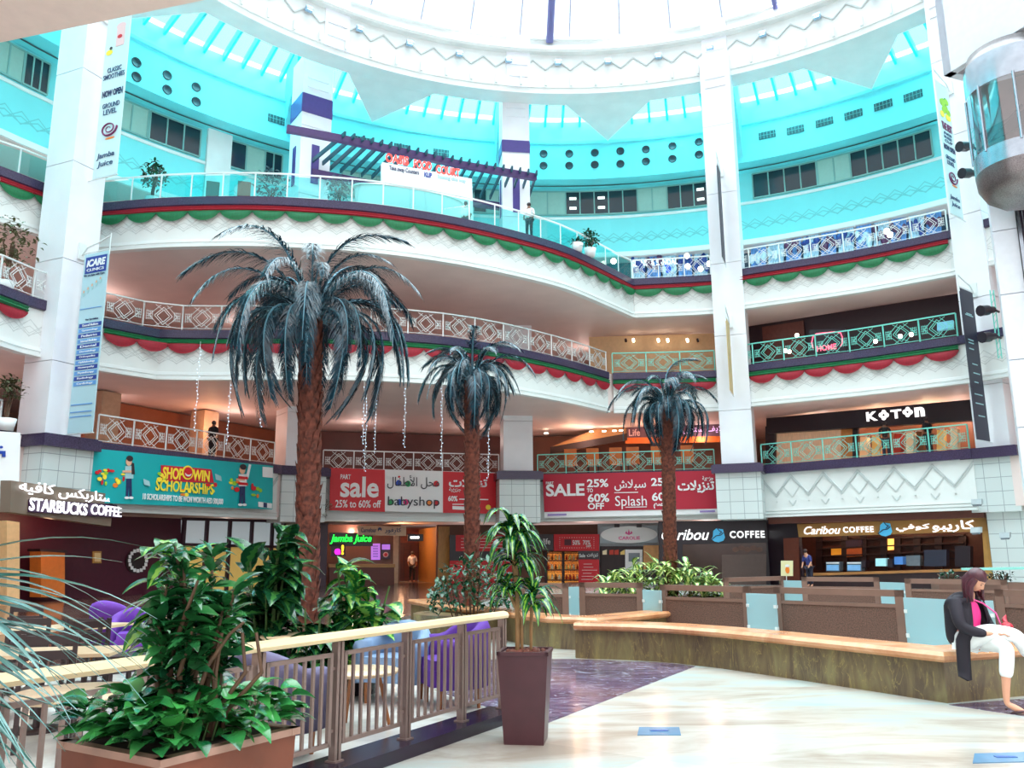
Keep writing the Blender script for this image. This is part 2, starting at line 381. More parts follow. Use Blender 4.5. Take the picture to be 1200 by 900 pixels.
for p in (P3,P3b): fascia(p,B3_,Z3,tname())
for p in (P2,P2b): fascia(p,B2_,Z2,tname())
# lower gallery fascia: bays between the pillars, big zigzag moulding
TILE=tile_mat('pedestal_tiles',(206,214,214),.62,.55,(140,150,155),.012,.3)
def chev(b,u,z,w,h,t=.07,y=-.02,d=.045):
    b.bar((u-w/2,y,z),(u,y,z-h),d,t,up=(0,1,0)); b.bar((u,y,z-h),(u+w/2,y,z),d,t,up=(0,1,0))
def lower_bay(F,a=0,b_=None,zig=True,per=1.5):
    L=b_ or F.L; b=MB(); b.box(((a+L)/2,.1,(Z1-.4+B1_)/2),(L-a,.2,Z1-.4-B1_))
    o=struct(b.build(tname(),WHITE,loc=F.pt(0),rz=F.rz))
    c=MB()
    for z,h,y in ((B1_+.05,.1,-.05),(B1_+.3,.05,-.03),(B1_+.2,.1,-.02)): c.box(((a+L)/2,y,z),(L-a,.1,h))
    c.build('moulding',WHITE,o)
    g=MB(); g.box(((a+L)/2,-.02,Z1-.2),(L-a,.34,.4)); g.build('granite_edge',GRAN,o)
    if zig:
        q=MB(); n=int(round((L-a)/per)); p=(L-a)/n
        for i in range(n):
            u=a+p*(i+.5)
            for dz,t in ((0,.045),(.12,.025)): chev(q,u,Z1-.5-dz,p,.9,t)
            if i<n-1:
                uu=a+p*(i+1); chev(q,uu,Z1-1.05,.84,.5,.025); q.bar((uu-.42,-.05,Z1-1.05),(uu,-.05,Z1-.6),.05,.02,up=(0,1,0)); q.bar((uu,-.05,Z1-.6),(uu+.42,-.05,Z1-1.05),.05,.02,up=(0,1,0))
                chev(q,uu,Z1-1.72,.34,.22,.03)
            q.lathe([(0,-.01),(.05,0),(0,.02)],(u,-.03,Z1-1.75),8)
        q.build('zigzag_moulding',GROOVE,o)
    return o
for F in (FA,FB,FC,FD): lower_bay(F)
FLL=Fr((-21.5,14.),(-18.2,22.)); lower_bay(FLL,zig=False); FL2=Fr((-18.2,22.),(-16.6,27.3)); lower_bay(FL2,zig=False)
FR2=Fr((20.6,32.9),(24.5,24.)); lower_bay(FR2,zig=False)
# ================================================================ pillars
def radial(cx,cy): return math.atan2(cy-O.y,cx-O.x)-PI/2
def pillar(key,label,band=False):
    cx,cy,s=PILS[key]; rz=radial(cx,cy); t=thing('pillar',label,'pillar',(cx,cy,0),rz); t['kind']='structure'
    b=MB(); z=Z1
    for k,zz in enumerate((8.2,11.9,15.6,19.3,23.,27.)):
        b.box((0,0,(z+zz)/2),(s,s,zz-z-.03)); b.box((0,0,zz-.015),(s-.04,s-.04,.03)); z=zz
    b.build('shaft',PILL,t)
    p=MB(); w=s+.55; we=s+.1 if key=='E' else w; zb=0. if key=='E' else 3.02; p.box((.22 if key=='E' else 0,-.12,(3.05+zb)/2),(we,we,3.05-zb)) if key=='E' else None; p.box((0,-.12,(Z1-.42+3.05)/2),(w,w,Z1-.42-3.05)); p.build('tiled_pedestal',TILE,t)
    g=MB(); g.box((0,-.16,Z1-.23),(w+.3,w+.3,.38)); g.box((0,-.16,Z1-.02),(w+.12,w+.12,.06)); g.build('granite_ledge',GRAN,t)
    # moulding bars near the top, where it meets the ring beam
    m=MB()
    for zz in (25.7,25.2): m.box((0,-s/2-.02,zz),(s*.7,.06,.08))
    m.build('moulding',PILL,t)
    if band:
        n=mat('navy_paint',(72,58,132),.4,var=.04); q=MB(); q.box((0,0,23.4 if key=='C' else 24.25),(s+.06,s+.06,.7 if key=='C' else 1.05)); q.build('navy_band',n,t)
        q=MB(); zc=20.6 if key=='C' else 21.; q.box((0,-s/2-.01,zc),(s*.25,.06,2.1)); q.box((-s/2-.01,0,zc),(.06,s*.25,2.1)); q.build('navy_slot',n,t)
    return t
pillar('A','tall white pillar carrying the blue and white clinic banner'); pillar('B','white pillar with navy band rising behind the tallest palm',True)
pillar('C','white pillar with navy band rising between the two smaller palms',True); pillar('D','tall white pillar just left of the brown framed coffee counter'); pillar('E','tall white pillar with four black spotlights beside the lift tower')
# ================================================================ ring beam and dome
ring=MB(); RI=20.9; RO=22.1; CX=(3.3,20.5)
prof=[(RO,26.),(RI,26.),(RI,26.3),(RI-.05,26.33),(RI-.05,26.9),(RI,26.93),(RI,27.1)]
ring.lathe(prof,(CX[0],CX[1],0),144,sm=False)
rb=struct(ring.build('trim_20',WHITE))
r2=MB(); r2.lathe([(RI,27.1),(RI,28.3)],(CX[0],CX[1],0),144)
me=r2
rw=r2.build('wall_ring',WHITE); struct(rw)
r3=MB(); r3.lathe([(RI,28.3),(RI-.25,28.36),(RI-.32,28.48),(RI-.25,28.6),(RI+.05,28.64),(RI+.05,28.95),(RI+.2,28.97),(RI+.2,29.3),(RI+.05,29.32),(RI+.05,29.5),(RO,29.6),(RO,26.)],(CX[0],CX[1],0),144,sm=False)
r3.build('cornice',WHITE,rw)
z=MB(); N=96
for i in range(N):
    a0=2*PI*i/N; a1=2*PI*(i+.5)/N; a2=2*PI*(i+1)/N; r=RI-.04
    pts=[Vector((CX[0]+r*math.cos(a),CX[1]+r*math.sin(a),zz)) for a,zz in ((a0,27.4),(a1,27.95),(a2,27.4))]
    if math.sin(a0)<-.2: continue
    z.bar(pts[0],pts[1],.05,.06); z.bar(pts[1],pts[2],.05,.06)
z.build('zigzag_moulding',GROOVE,rw)
nb=MB()
for i in range(N):
    a=2*PI*i/N; r=RI-.16
    if math.sin(a)<-.2: continue
    nb.box((CX[0]+r*math.cos(a),CX[1]+r*math.sin(a),26.62),(.1,.1,.5),a+PI/2)
nb.build('bracket',WHITE,rb)
# pilasters on the ring face above each pillar
for k,(cx,cy,s) in PILS.items():
    a=math.atan2(cy-CX[1],cx-CX[0]); b=MB()
    b.box((0,0,27.75),(1.3,.3,2.9)); b.box((0,-.17,26.9),(1.0,.06,.06)); b.box((0,-.17,27.6),(1.0,.06,.06))
    struct(b.build(tname(),PILL,loc=(CX[0]+(RI+.05)*math.cos(a),CX[1]+(RI+.05)*math.sin(a),0),rz=a-PI/2))
# small floodlights on the ring, every second zigzag
lampshell=mat('floodlight_shell',(150,180,205),.3,metal=.6,var=0)
def floodlight(): 
    t=thing('floodlight','','light fitting'); b=MB(); b.box((0,-.12,0),(.34,.26,.2),m=Matrix.Rotation(R(-25),3,'X')); b.build('housing',lampshell,t)
    g=MB(); g.tube([(0,.1,.3),(0,.02,.05)],.03,6); g.build('bracket',lampshell,t)
    l=MB(); l.box((0,-.25,-.08),(.26,.02,.14),m=Matrix.Rotation(R(-25),3,'X')); l.build('lens',light_mat('flood_glow',(200,240,255),1.6),t); return t
f0=floodlight(); first=True
for i in range(N):
    if i%2: continue
    a=2*PI*(i+.5)/N; 
    if not (R(22)<a<R(150)): continue
    loc=(CX[0]+(RI-.1)*math.cos(a),CX[1]+(RI-.1)*math.sin(a),27.75)
    if first: f0.location=loc; f0.rotation_euler=(0,0,a-PI/2); q=f0; first=False
    else: q=dup(f0,loc,a-PI/2)
    tag(q,'small floodlight fixed on the zigzag moulding of the white ring beam','light fitting','floodlights round the ring beam')
# dome
DR=RI+.1; DZ=29.5
def domept(a,t): # t 0 rim .. 1 apex
    th=t*R(50); Rs=DR/math.sin(R(50)); return Vector((CX[0]+Rs*math.sin(R(50)-th)*math.cos(a),CX[1]+Rs*math.sin(R(50)-th)*math.sin(a),DZ+Rs*(math.cos(R(50)-th)-math.cos(R(50)))))
dome=thing('glass_dome','round glazed dome of thin radial bars over the atrium','dome',(0,0,0)); dome['kind']='structure'
g=MB(); n1,n2=48,8; vs=[domept(2*PI*i/n1,j/n2*.999) for j in range(n2+1) for i in range(n1)]
g.add(vs,[(j*n1+i,j*n1+(i+1)%n1,(j+1)*n1+(i+1)%n1,(j+1)*n1+i) for j in range(n2) for i in range(n1)]); g.build('glazing',DOMEP,dome)
RIBM=mat('dome_bar_metal',(176,182,204),.4,var=0); BLUM=mat('dome_girder_metal',(104,106,160),.4,var=0)
b=MB()
for i in range(n1): b.tube([domept(2*PI*i/n1,j/n2*.97) for j in range(n2+1)],.045,5)
for j in (3,6): b.tube([domept(2*PI*i/n1,j/n2) for i in range(n1+1)],.03,5)
b.build('glazing_bars',RIBM,dome)
b=MB()
for a in (93,60,125,30,155,0,180,270,225,315): b.tube([domept(R(a),j/n2*.97)-Vector((0,0,.35)) for j in range(n2+1)],.2 if a==93 else .13,8)
b.build('girders',BLUM,dome)
# ================================================================ outer upper zone : drum, gallery wall, windows, skylights
A0,A1=-35,215
def arc(rad,a0=A0,a1=A1,n=84): return [pol(a0+(a1-a0)*i/n,rad).xy for i in range(n+1)][::-1]
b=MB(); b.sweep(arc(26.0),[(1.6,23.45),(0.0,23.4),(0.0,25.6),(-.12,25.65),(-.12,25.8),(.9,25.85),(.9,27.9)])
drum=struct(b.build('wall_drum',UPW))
DW=mat('drum_shadow_line',(60,80,84),.5,var=0)
b=MB(); b.sweep(arc(26.9),[(0,23.40),(.05,23.40)]); b.sweep(arc(26.9),[(0,23.385),(.09,23.385)]); b.build('shadow_gap',DW,drum)
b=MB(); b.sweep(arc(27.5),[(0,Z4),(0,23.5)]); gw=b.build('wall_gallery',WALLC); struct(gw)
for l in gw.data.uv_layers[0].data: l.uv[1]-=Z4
b=MB(); b.sweep(arc(27.5),[(.1,21.45),(-.08,21.45),(-.08,21.6),(.1,21.6)],closed=True); b.sweep(arc(27.5),[(.1,Z4+.3),(-.06,Z4+.3),(-.1,Z4+.1),(-.1,Z4),(.1,Z4)],closed=True); b.build('moulding',WHITE,gw)
deck('ceiling',[Vector(p) for p in arc(27.5)],Z4-.02,Z4+.3,SOFF,34.,inset=0)
b=MB(); b.sweep(arc(33.9),[(0,0),(0,Z4)]); struct(b.build('wall_back',mat('deep_wall',(150,118,104),.6,var=.08,scale=.5)))
# windows of the top gallery: strips of narrow panes, dark glass or blinds
WF=mat('window_frame_teal',(120,170,165),.4,var=0)
def window_strip(a0,a1,kinds,z0=21.75,z1=23.25):
    n=len(kinds); nm='window_%d'%(len([o for o in bpy.data.objects if o.name.startswith('window_') and o.parent is None])+1)
    fr=MB(); rad=27.44
    ang=[a0+(a1-a0)*i/n for i in range(n+1)]
    for a in ang: p=pol(a,rad); fr.box((p.x,p.y,(z0+z1)/2),(.07,.1,z1-z0),R(a)+PI/2)
    for i in range(n):
        p,q=pol(ang[i],rad),pol(ang[i+1],rad)
        for z in (z0,z1): fr.bar((p.x,p.y,z),(q.x,q.y,z),.1,.08)
    f=struct(fr.build(nm,WF))
    for i,k in enumerate(kinds):
        p,q=pol(ang[i],rad-.0),pol(ang[i+1],rad-.0); b=MB(); b.bar((p.x,p.y,(z0+z1)/2),(q.x,q.y,(z0+z1)/2),.03,z1-z0)
        b.build('pane' if k!='b' else 'blind',BLACKW if k!='b' else BLINDW,f)
        if k=='l':
            c=(p+q)/2; d=(O-c); d.z=0; d.normalize(); l=MB()
            for zz in (.42,1.05): l.box((c.x+d.x*.03,c.y+d.y*.03,z0+zz),(.42,.03,.16),R((ang[i]+ang[i+1])/2)+PI/2)
            l.build('lamp_reflection_panel',light_mat('office_light',(240,250,240),1.2),f)
def ang_of(px,py,rad): p=atr(px,py,rad); return math.degrees(math.atan2(p.y-O.y,p.x-O.x))
for x0,x1,y,k in ((1095,997,195,'ddddd'),(997,958,200,'bb'),(958,882,215,'dddd'),(829,782,232,'ldd'),(782,747,236,'bb'),(747,663,240,'ddldl'),(663,620,241,'bb'),
                  (330,310,200,'dd'),(310,288,195,'b'),(288,268,190,'d'),(234,173,175,'ddd'),(173,112,150,'bbb'),(56,26,100,'ddd'),(26,-30,90,'bbb'),(585,540,238,'bdd'),(500,400,230,'ddbbb')):
    window_strip(ang_of(x0,y,27.44),ang_of(x1,y,27.44),k)
# pilaster piers between strips
for px,w in ((256,1.3),(975,.0)):
    if w:
        a=ang_of(px,180,27.4); p=pol(a,27.42); b=MB(); b.box((0,0,21.2),(w,.3,4.5)); struct(b.build(tname(),WHITE,loc=p,rz=R(a)-PI/2))
# portholes and grilles in the drum
HOLE=mat('porthole_dark',(14,40,52),.4,var=0)
def porthole_pair(px,py0,py1):
    for py in (py0,py1):
        p=atr(px,py,25.98); a=math.atan2(p.y-O.y,p.x-O.x); b=MB(); b.lathe([(0,0),(.19,0),(.24,.03),(.24,-.02),(.19,-.02)],(0,0,0),16)
        o=b.build('air_nozzle',HOLE,loc=p); o.rotation_euler=(PI/2,0,a-PI/2); tag(o,'dark round air nozzle in the teal-lit drum wall','air nozzle','round air nozzles in the drum')
for px,a,b_ in ((160,73,90),(196,88,105),(230,102,119),(637,180,194),(667,180,194),(697,179,193),(727,177,192),(757,175,189),(788,171,186),(819,166,181)): porthole_pair(px,a,b_)
GR=mat('grille_dark',(34,84,90),.5,var=0)
for px,py in ((1070,112),(1035,123),(1000,134),(966,143),(932,152),(899,158),(426,165),(471,173),(517,179),(324,140)):
    p=atr(px,py,25.97); a=math.atan2(p.y-O.y,p.x-O.x); b=MB(); b.box((0,0,0),(.92,.04,.42))
    o=b.build('air_grille',GR,loc=p,rz=a-PI/2); tag(o,'dark rectangular air grille in the teal-lit drum wall','air grille','rectangular grilles in the drum')
    c=MB()
    for k in range(-2,3): c.box((k*.18,-.03,0),(.02,.02,.42))
    c.box((0,-.03,0),(.92,.02,.02)); c.build('grid_bars',mat('grille_bar',(90,170,170),.5,var=0),o)
# skylights between ring and drum: frame bars + tinted panes; triangular ceiling wedges
SK0,SK1=21.9,27.0; ZS0,ZS1=29.3,27.6
def skp(a,t): # t=0 at ring, 1 at drum
    p=pol(a,SK0+(SK1-SK0)*t); return Vector((p.x,p.y,ZS0+(ZS1-ZS0)*t))
sky=thing('skylight_band','sloping band of teal glazed skylights outside the ring beam','skylight'); sky['kind']='structure'
g=MB(); n=80; vs=[skp(A0+(A1-A0)*i/n,t) for i in range(n+1) for t in (0,1)]
g.add(vs,[(2*i,2*i+2,2*i+3,2*i+1) for i in range(n)]); g.build('glazing',SKYP,sky)
b=MB(); SB=mat('skylight_bar',(70,176,178),.4,var=0); n=110
for i in range(n+1):
    a=A0+(A1-A0)*i/n; b.bar(skp(a,0)-Vector((0,0,.15)),skp(a,1)-Vector((0,0,.15)),.13,.4)
b.build('rafters',SB,sky)
def pil_ang(k): cx,cy,_=PILS[k]; return math.degrees(math.atan2(cy-O.y,cx-O.x))
am0=[ang_of(1022,100,26.05),ang_of(712,162,26.05),ang_of(435,142,26.05)]; stp=(am0[2]-am0[0])/2
for am in am0+[am0[2]+stp,am0[2]+2*stp,am0[0]-stp]:
    # wedge: pale triangular ceiling hanging from the ring towards the drum, apex on the drum
    b=MB(); w1,w2=10.,6.5
    P=[pol(am+w1,RO-.1,28.9),pol(am-w1,RO-.1,28.9),pol(am,26.1,27.2),pol(am+w2,RO-.1,26.1),pol(am-w2,RO-.1,26.1),pol(am,25.9,25.75)]
    b.add(P,[(0,1,2),(3,5,4),(0,2,5,3),(1,4,5,2),(0,3,4,1)]); struct(b.build('ceiling',WHITE))
for k in 'ABCDE':
    a=pil_ang(k); b=MB(); pts=[]
    rad0=math.hypot(PILS[k][0]-O.x,PILS[k][1]-O.y)+PILS[k][2]/2
    # arched rib from the pillar head over to the drum
    n=10; top=[];bot=[]
    for i in range(n+1):
        t=i/n; r_=rad0-.3+(26.1-rad0+.3)*t; top.append((r_,28.9-1.2*t)); bot.append((r_,26.2-2.6*t*t if True else 0))
    c,s_=math.cos(R(a)),math.sin(R(a)); tx,ty=-s_*.7,c*.7; vs=[]
    for sg in (1,-1):
        for r_,z_ in top+bot: vs.append((O.x+r_*c+tx*sg,O.y+r_*s_+ty*sg,z_))
    m=n+1; fs=[]
    for i in range(n):
        fs+= [(i,i+1,m+i+1,m+i),(2*m+i,3*m+i,3*m+i+1,2*m+i+1),(m+i,m+i+1,3*m+i+1,3*m+i),(i,2*m+i,2*m+i+1,i+1)]
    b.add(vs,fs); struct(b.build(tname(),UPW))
# roof beyond the skylights
b=MB(); b.sweep(arc(26.9),[(0,27.6),(9,27.6),(9,27.9),(0,27.9)],closed=True); struct(b.build('ceiling',WHITE))
b=MB(); b.sweep(arc(35.5),[(0,Z4),(0,27.8)]); struct(b.build('wall_outer',WHITE))
# ================================================================ railings
PH=1.02
def lattice_mesh():
    b=MB(); w=1.5; t=.022; z0,z1=.08,PH-.07; zc=(z0+z1)/2
    for k,(rx,rz_) in enumerate(((.36,.36),(.25,.25))):
        pts=[(-rx,zc),(0,zc+rz_),(rx,zc),(0,zc-rz_)]
        for i in range(4): a,c=pts[i],pts[(i+1)%4]; b.bar((a[0],0,a[1]),(c[0],0,c[1]),t,t)
    for sx in (-1,1):
        for sz in (-1,1): b.bar((sx*.12,0,zc+sz*.44),(sx*.62,0,zc-sz*.05),t*.8,t*.8); b.bar((sx*.34,0,zc+sz*.44),(sx*.02,0,zc+sz*.24),t*.8,t*.8)
        for k in range(4): x=sx*(.44+.075*k); b.bar((x,0,zc-.2),(x,0,zc+.2),t*.7,t*.7)
        for k in range(4): z=zc-.15+.1*k; b.bar((sx*.42,0,z),(sx*.69,0,z),t*.7,t*.7)
    b.bar((-w/2,0,z0),(w/2,0,z0),t,t)
    return b
def resample(path,sp):
    path=[Vector(p) for p in path]; acc=[0]
    for a,c in zip(path,path[1:]): acc.append(acc[-1]+(c-a).length)
    n=max(1,round(acc[-1]/sp)); out=[]
    for i in range(n+1):
        t=acc[-1]*i/n; j=0
        while j<len(acc)-2 and acc[j+1]<t: j+=1
        f=(t-acc[j])/max(1e-9,acc[j+1]-acc[j]); out.append(path[j].lerp(path[j+1],f))
    return out
LATT={}
def railing(path,z,label,metal=STEEL,sp=1.5,glassy=False,off=.08,grp='gallery railings'):
    pts=resample(path,sp); p0=pts[0]; t=thing('railing',label,'railing',(p0.x,p0.y,z)); loc=Vector((p0.x,p0.y))
    L=[p-loc for p in pts]
    # shift slightly outward, behind the granite edge
    D=[]
    for i,p in enumerate(L):
        d=(L[min(i+1,len(L)-1)]-L[max(i-1,0)]).normalized(); D.append(p+Vector((-d.y,d.x))*off)
    h=MB(); h.sweep([D[0]]+D[1:],[(-.035,PH-.02),(-.035,PH+.03),(.035,PH+.03),(.035,PH-.02)],closed=True); h.build('handrail',metal,t)
    pm=MB(); pm.box((0,0,PH/2),(.05,.05,PH)); pme=pm.mesh('post',metal)
    for p in D: obj('post',pme,t,(p.x,p.y,0))
    if glassy:
        gp=MB(); gp.box((0,0,.5),(1.0,.02,.84)); gme=gp.mesh('glass_panel',TEALPANE)
        if metal not in LATT: pass
    else:
        if metal.name not in LATT: LATT[metal.name]=lattice_mesh().mesh('lattice_panel',metal)
        gme=LATT[metal.name]
    for a,c in zip(D,D[1:]):
        m=(a+c)/2; d=c-a; obj('glass_panel' if glassy else 'lattice_panel',gme,t,(m.x,m.y,0),(0,0,math.atan2(d.y,d.x)),((d.length-.06)/(1.0 if glassy else 1.5),1,1))
    return t
def seg(F,a=0.,b=None): return [F.pt(a).xy,F.pt(F.L if b is None else b).xy]
railing(seg(FA,.1,FA.L-.2),Z1,'white lattice railing above the teal scholarships banner')
railing(seg(FB,.1,FB.L-.1),Z1,'white lattice railing above the baby shop banner')
railing(seg(FC,.1,FC.L-.1),Z1,'white lattice railing above the dark red splash sale banner',TEAL_LIT)
railing(seg(FD,.1,FD.L-.1),Z1,'white lattice railing with teal light in its colour in front of the black fashion store front',TEAL_LIT)
railing(seg(FL2,1,FL2.L-.3),Z1,'short white railing beside the clinic banner pillar, above the white sign')
i2=3
railing(P2[1:5],Z2,'short white railing of the second gallery with the olive leaved tree behind')
railing(P2[4:],Z2,'long curved white lattice railing of the second gallery above the red swags')
railing(P2b[:5],Z2,'pale lattice railing in front of the beige second gallery store',TEAL_LIT)
railing(P2b[5:-2],Z2,'white lattice railing with teal light in its colour in front of the pink neon HOME sign',TEAL_LIT)
railing(P3[1:5],Z3,'glazed railing of the top gallery beside the tall juice banner pillar',glassy=True)
railing(P3[4:],Z3,'long curved glass railing with white posts round the food court balcony',glassy=True,sp=1.25)
railing(P3b[:5],Z3,'lattice railing of the top gallery in front of the blue lit sandal shop',STEEL)
railing(P3b[5:-2],Z3,'top gallery lattice railing in front of the glittering blue shop displays',STEEL)
# ================================================================ festoon garlands
def swag_mesh(m):
    b=MB(); n,k=12,6; vs=[]
    for i in range(n+1):
        u=-.5+i/n; drop=.35*(1-(2*u)**2)**.75+.07
        for j in range(k+1):
            v=j/k; vs.append((u,-.05-.05*math.sin(PI*v)*(1-(2*u)**2)-.018*math.cos(j*PI)*(1 if j else 0),-drop*v))
    b.add(vs,[(i*(k+1)+j,i*(k+1)+j+1,(i+1)*(k+1)+j+1,(i+1)*(k+1)+j) for i in range(n) for j in range(k)],None,True); return b.mesh('swag',m)
SWR,SWG=swag_mesh(RED),swag_mesh(GREEN)
def garland(path,z,label,top,sw,sp=1.25):
    pts=resample(path,sp); p0=pts[0]; t=thing('festoon_garland',label,'garland',(p0.x,p0.y,z-.42)); L=[p-p0 for p in pts]
    b=MB(); b.sweep([Vector(p)-p0 for p in path],[(-.06,.03),(-.14,.0),(-.09,-.08),(-.15,-.13),(-.06,-.2)],sm=False); b.build('ribbon',top,t)
    for a,c in zip(L,L[1:]):
        m=(a+c)/2; d=(c-a).normalized(); nn=Vector((-d.y,d.x)); obj('swag',sw,t,(m.x-nn.x*.05,m.y-nn.y*.05,-.16),(0,0,math.atan2(d.y,d.x)),(( c-a).length*1.02,1,1))
garland(P3[2:5],Z3,'green swags with red ribbon on the top balcony edge left of the juice banner pillar',RED,SWG)
garland(P3[4:],Z3,'long row of green swags under a red ribbon along the food court balcony',RED,SWG)
garland(P3b[:6],Z3,'green swags with red ribbon below the blue lit sandal shop',RED,SWG)
garland(P3b[5:-2],Z3,'green swags with red ribbon below the glittering blue shop windows',RED,SWG)
garland(P2[1:4],Z2,'red swags with green ribbon at the picture edge beside the clinic banner pillar',GREEN,SWR)
garland(P2[4:],Z2,'long row of red swags under a green ribbon along the curved second gallery',GREEN,SWR)
garland(P2b[:5],Z2,'red swags with green ribbon behind the crown of the furthest palm',GREEN,SWR)
garland(P2b[5:-2],Z2,'red swags with green ribbon below the pink neon HOME sign',GREEN,SWR)
# ================================================================ boards, banners and signs
CW=mat('print_white',(236,236,238),.5,var=0); CR=mat('print_red',(206,24,40),.5,var=0)
def paint(name,rgb,em=0,rough=.5): return mat(name,rgb,rough,var=0,em=em)
class Sign:
    """a board in the plane of frame F, w metres in front of (-) or behind (+) it; children placed by sight lines on that plane"""
    def __init__(s,name,label,cat,F,w,px,py,group=None,root=None):
        s.F=F;s.w=w; s.u0,s.z0=F.hit(px,py,w); s.t=root or thing(name,label,cat,F.pt(s.u0,w,s.z0),F.rz,group)
        if root: s.t=root
    def h(s,px,py): u,z=s.F.hit(px,py,s.w); return u-s.u0,z-s.z0
    def panel(s,name,m,pts,y=0,th=.05,wave=0,parent=None):
        q=[s.h(*p) for p in pts]; b=MB()
        if not wave: b.slabxz(q,y,y+th)
        else:
            n,k=40,6; vs=[]; 
            for i in range(n+1):
                for j in range(k+1):
                    a=i/n;c=j/k; x=(q[0][0]*(1-a)+q[1][0]*a)*(1-c)+(q[3][0]*(1-a)+q[2][0]*a)*c; z=(q[0][1]*(1-a)+q[1][1]*a)*(1-c)+(q[3][1]*(1-a)+q[2][1]*a)*c
                    vs.append((x,y+wave*(math.sin(a*23+c*2)+.6*math.sin(a*9-c*5)),z))
            b.add(vs,[(i*(k+1)+j,i*(k+1)+j+1,(i+1)*(k+1)+j+1,(i+1)*(k+1)+j) for i in range(n) for j in range(k)],None,True)
        return b.build(name,m,parent or s.t)
    def text(s,txt,m,x0,y0,x1,y1,y=-.04,bold=.01,depth=.02,shear=0,name='lettering',rot=0,space=1,fit='wh'):
        xm,ym=(x0+x1)/2,(y0+y1)/2; a=s.h(x0,ym); c=s.h(x1,ym); t=s.h(xm,y0); d=s.h(xm,y1); o=s.h(xm,ym)
        return letters(txt,m,s.t,o[0],o[1],y,abs(c[0]-a[0]) if 'w' in fit else None,abs(t[1]-d[1]) if 'h' in fit else None,bold,depth,shear,name,rot,space)
    def blob(s,name,m,px,py,rx,ry,y=-.03,n=16,parent=None):
        a=s.h(px,py); c=s.h(px+rx,py); d=s.h(px,py-ry); b=MB(); b.slabxz([(a[0]+abs(c[0]-a[0])*math.cos(2*PI*i/n),a[1]+abs(d[1]-a[1])*math.sin(2*PI*i/n)) for i in range(n)],y,y+.02); return b.build(name,m,parent or s.t)
    def line(s,name,m,pts,wpx,y=-.03):
        k=abs(s.h(pts[0][0]+wpx,pts[0][1])[0]-s.h(*pts[0])[0]); b=MB(); q=[s.h(*p) for p in pts]
        for a,c in zip(q,q[1:]): b.bar((a[0],y,a[1]),(c[0],y,c[1]),.02,k,up=(0,1,0)) if 0 else b.bar((a[0],y,a[1]),(c[0],y,c[1]),k,.02,up=(0,1,0))
        return b.build(name,m,s.t)
# teal scholarship banner
T=Sign('banner','long teal banner advertising shop and win scholarships, below the railing','banner',FA,-.42,106,590)
TB=paint('banner_teal',(0,166,170)); YE=paint('print_yellow',(250,226,60)); LG=paint('print_lime',(150,200,40)); ORG=paint('print_orange',(240,130,40)); NAVY=paint('print_navy',(30,44,90)); SK=paint('print_skin',(224,170,140)); HR=paint('print_dark',(46,30,34)); GY=paint('print_grey',(160,200,205)); RD2=paint('print_crimson',(196,20,50))
T.panel('cloth',TB,[(106,525),(320,546),(319,597),(103,589)],wave=.02)
T.text('SHOP',YE,190,548,214,562,rot=R(0),bold=.03); T.text('WIN',YE,225,551,245,564,bold=.03)
o=T.panel('lettering_back',RD2,[(188,545),(247,550),(250,566),(188,564)],y=-.035,th=.01)
T.blob('badge_rim',YE,219,554,6.6,8.4,y=-.06); T.blob('smiling_badge',CR,219,554,5.2,6.6,y=-.07); T.blob('smile',CW,219,555,3.5,3.5,y=-.09); T.blob('smile',CR,219,553.5,3.6,3,y=-.1)
T.text('SCHOLARSHIPS',YE,183,564.5,251,577.5,bold=.02)
T.text('10 SCHOLARSHIPS TO BE WON WORTH AED 500,000',CW,169,581.5,263,589.5,bold=.02)
# printed figures : a girl with folded arms, a boy waving
def fig(x,y,h,top,leg,hair,waves=False):
    s_=h/60
    T.panel('printed_figure',leg,[(x-3*s_,y-30*s_),(x+4*s_,y-30*s_),(x+4.5*s_,y-4*s_),(x+1*s_,y-4*s_),(x+.5*s_,y-20*s_),(x-1*s_,y-4*s_),(x-4*s_,y-4*s_)],y=-.04,th=.01)
    T.panel('printed_figure',top,[(x-5*s_,y-46*s_),(x+6*s_,y-46*s_),(x+6*s_,y-29*s_),(x-5*s_,y-29*s_)],y=-.05,th=.01)
    T.blob('printed_figure',SK,x,y-52*s_,4*s_,6*s_,y=-.06); T.blob('printed_figure',hair,x+1*s_,y-56*s_,4.5*s_,4*s_,y=-.065)
    T.panel('printed_figure',SK,[(x-9*s_,y-40*s_),(x+3*s_,y-40*s_),(x+3*s_,y-37*s_),(x-9*s_,y-37*s_)],y=-.07,th=.01)
    if waves: T.panel('printed_figure',CW,[(x+5*s_,y-44*s_),(x+9*s_,y-60*s_),(x+12*s_,y-59*s_),(x+8*s_,y-40*s_)],y=-.07,th=.01)
    for q in (-3,3): T.blob('printed_figure',CW,x+q*s_,y-3*s_,3*s_,1.8*s_,y=-.06)
fig(150,586,52,GY,NAVY,HR); T.panel('printed_figure',HR,[(153,542),(156,543),(157,556),(153,556)],y=-.055,th=.01)
fig(283,594,50,CW,NAVY,HR,True)
for k in range(2): T.panel('printed_figure',CR,[(278,558+k*7),(289,559+k*7),(289,562+k*7),(278,561+k*7)],y=-.075,th=.01)
for k in range(46):
    c=rnd.choice([(124,562,13,12),(124,562,12,14),(303,572,10,10),(273,566,6,8),(244,572,8,5),(190,560,5,6),(215,577,10,3),(136,560,8,6)])
    T.blob('printed_fruit',rnd.choice([LG,YE,LG,ORG,CR,YE]),c[0]+rnd.uniform(-1,1)*c[2],c[1]+rnd.uniform(-1,1)*c[3],rnd.uniform(1.2,3.2),rnd.uniform(1.2,3.2),y=-.03-.0008*k)
for x,y in ((171,566),(255,560)): T.panel('printed_card',GY,[(x-4,y-5),(x+3,y-2),(x+4,y+4),(x-3,y+2)],y=-.05,th=.01)
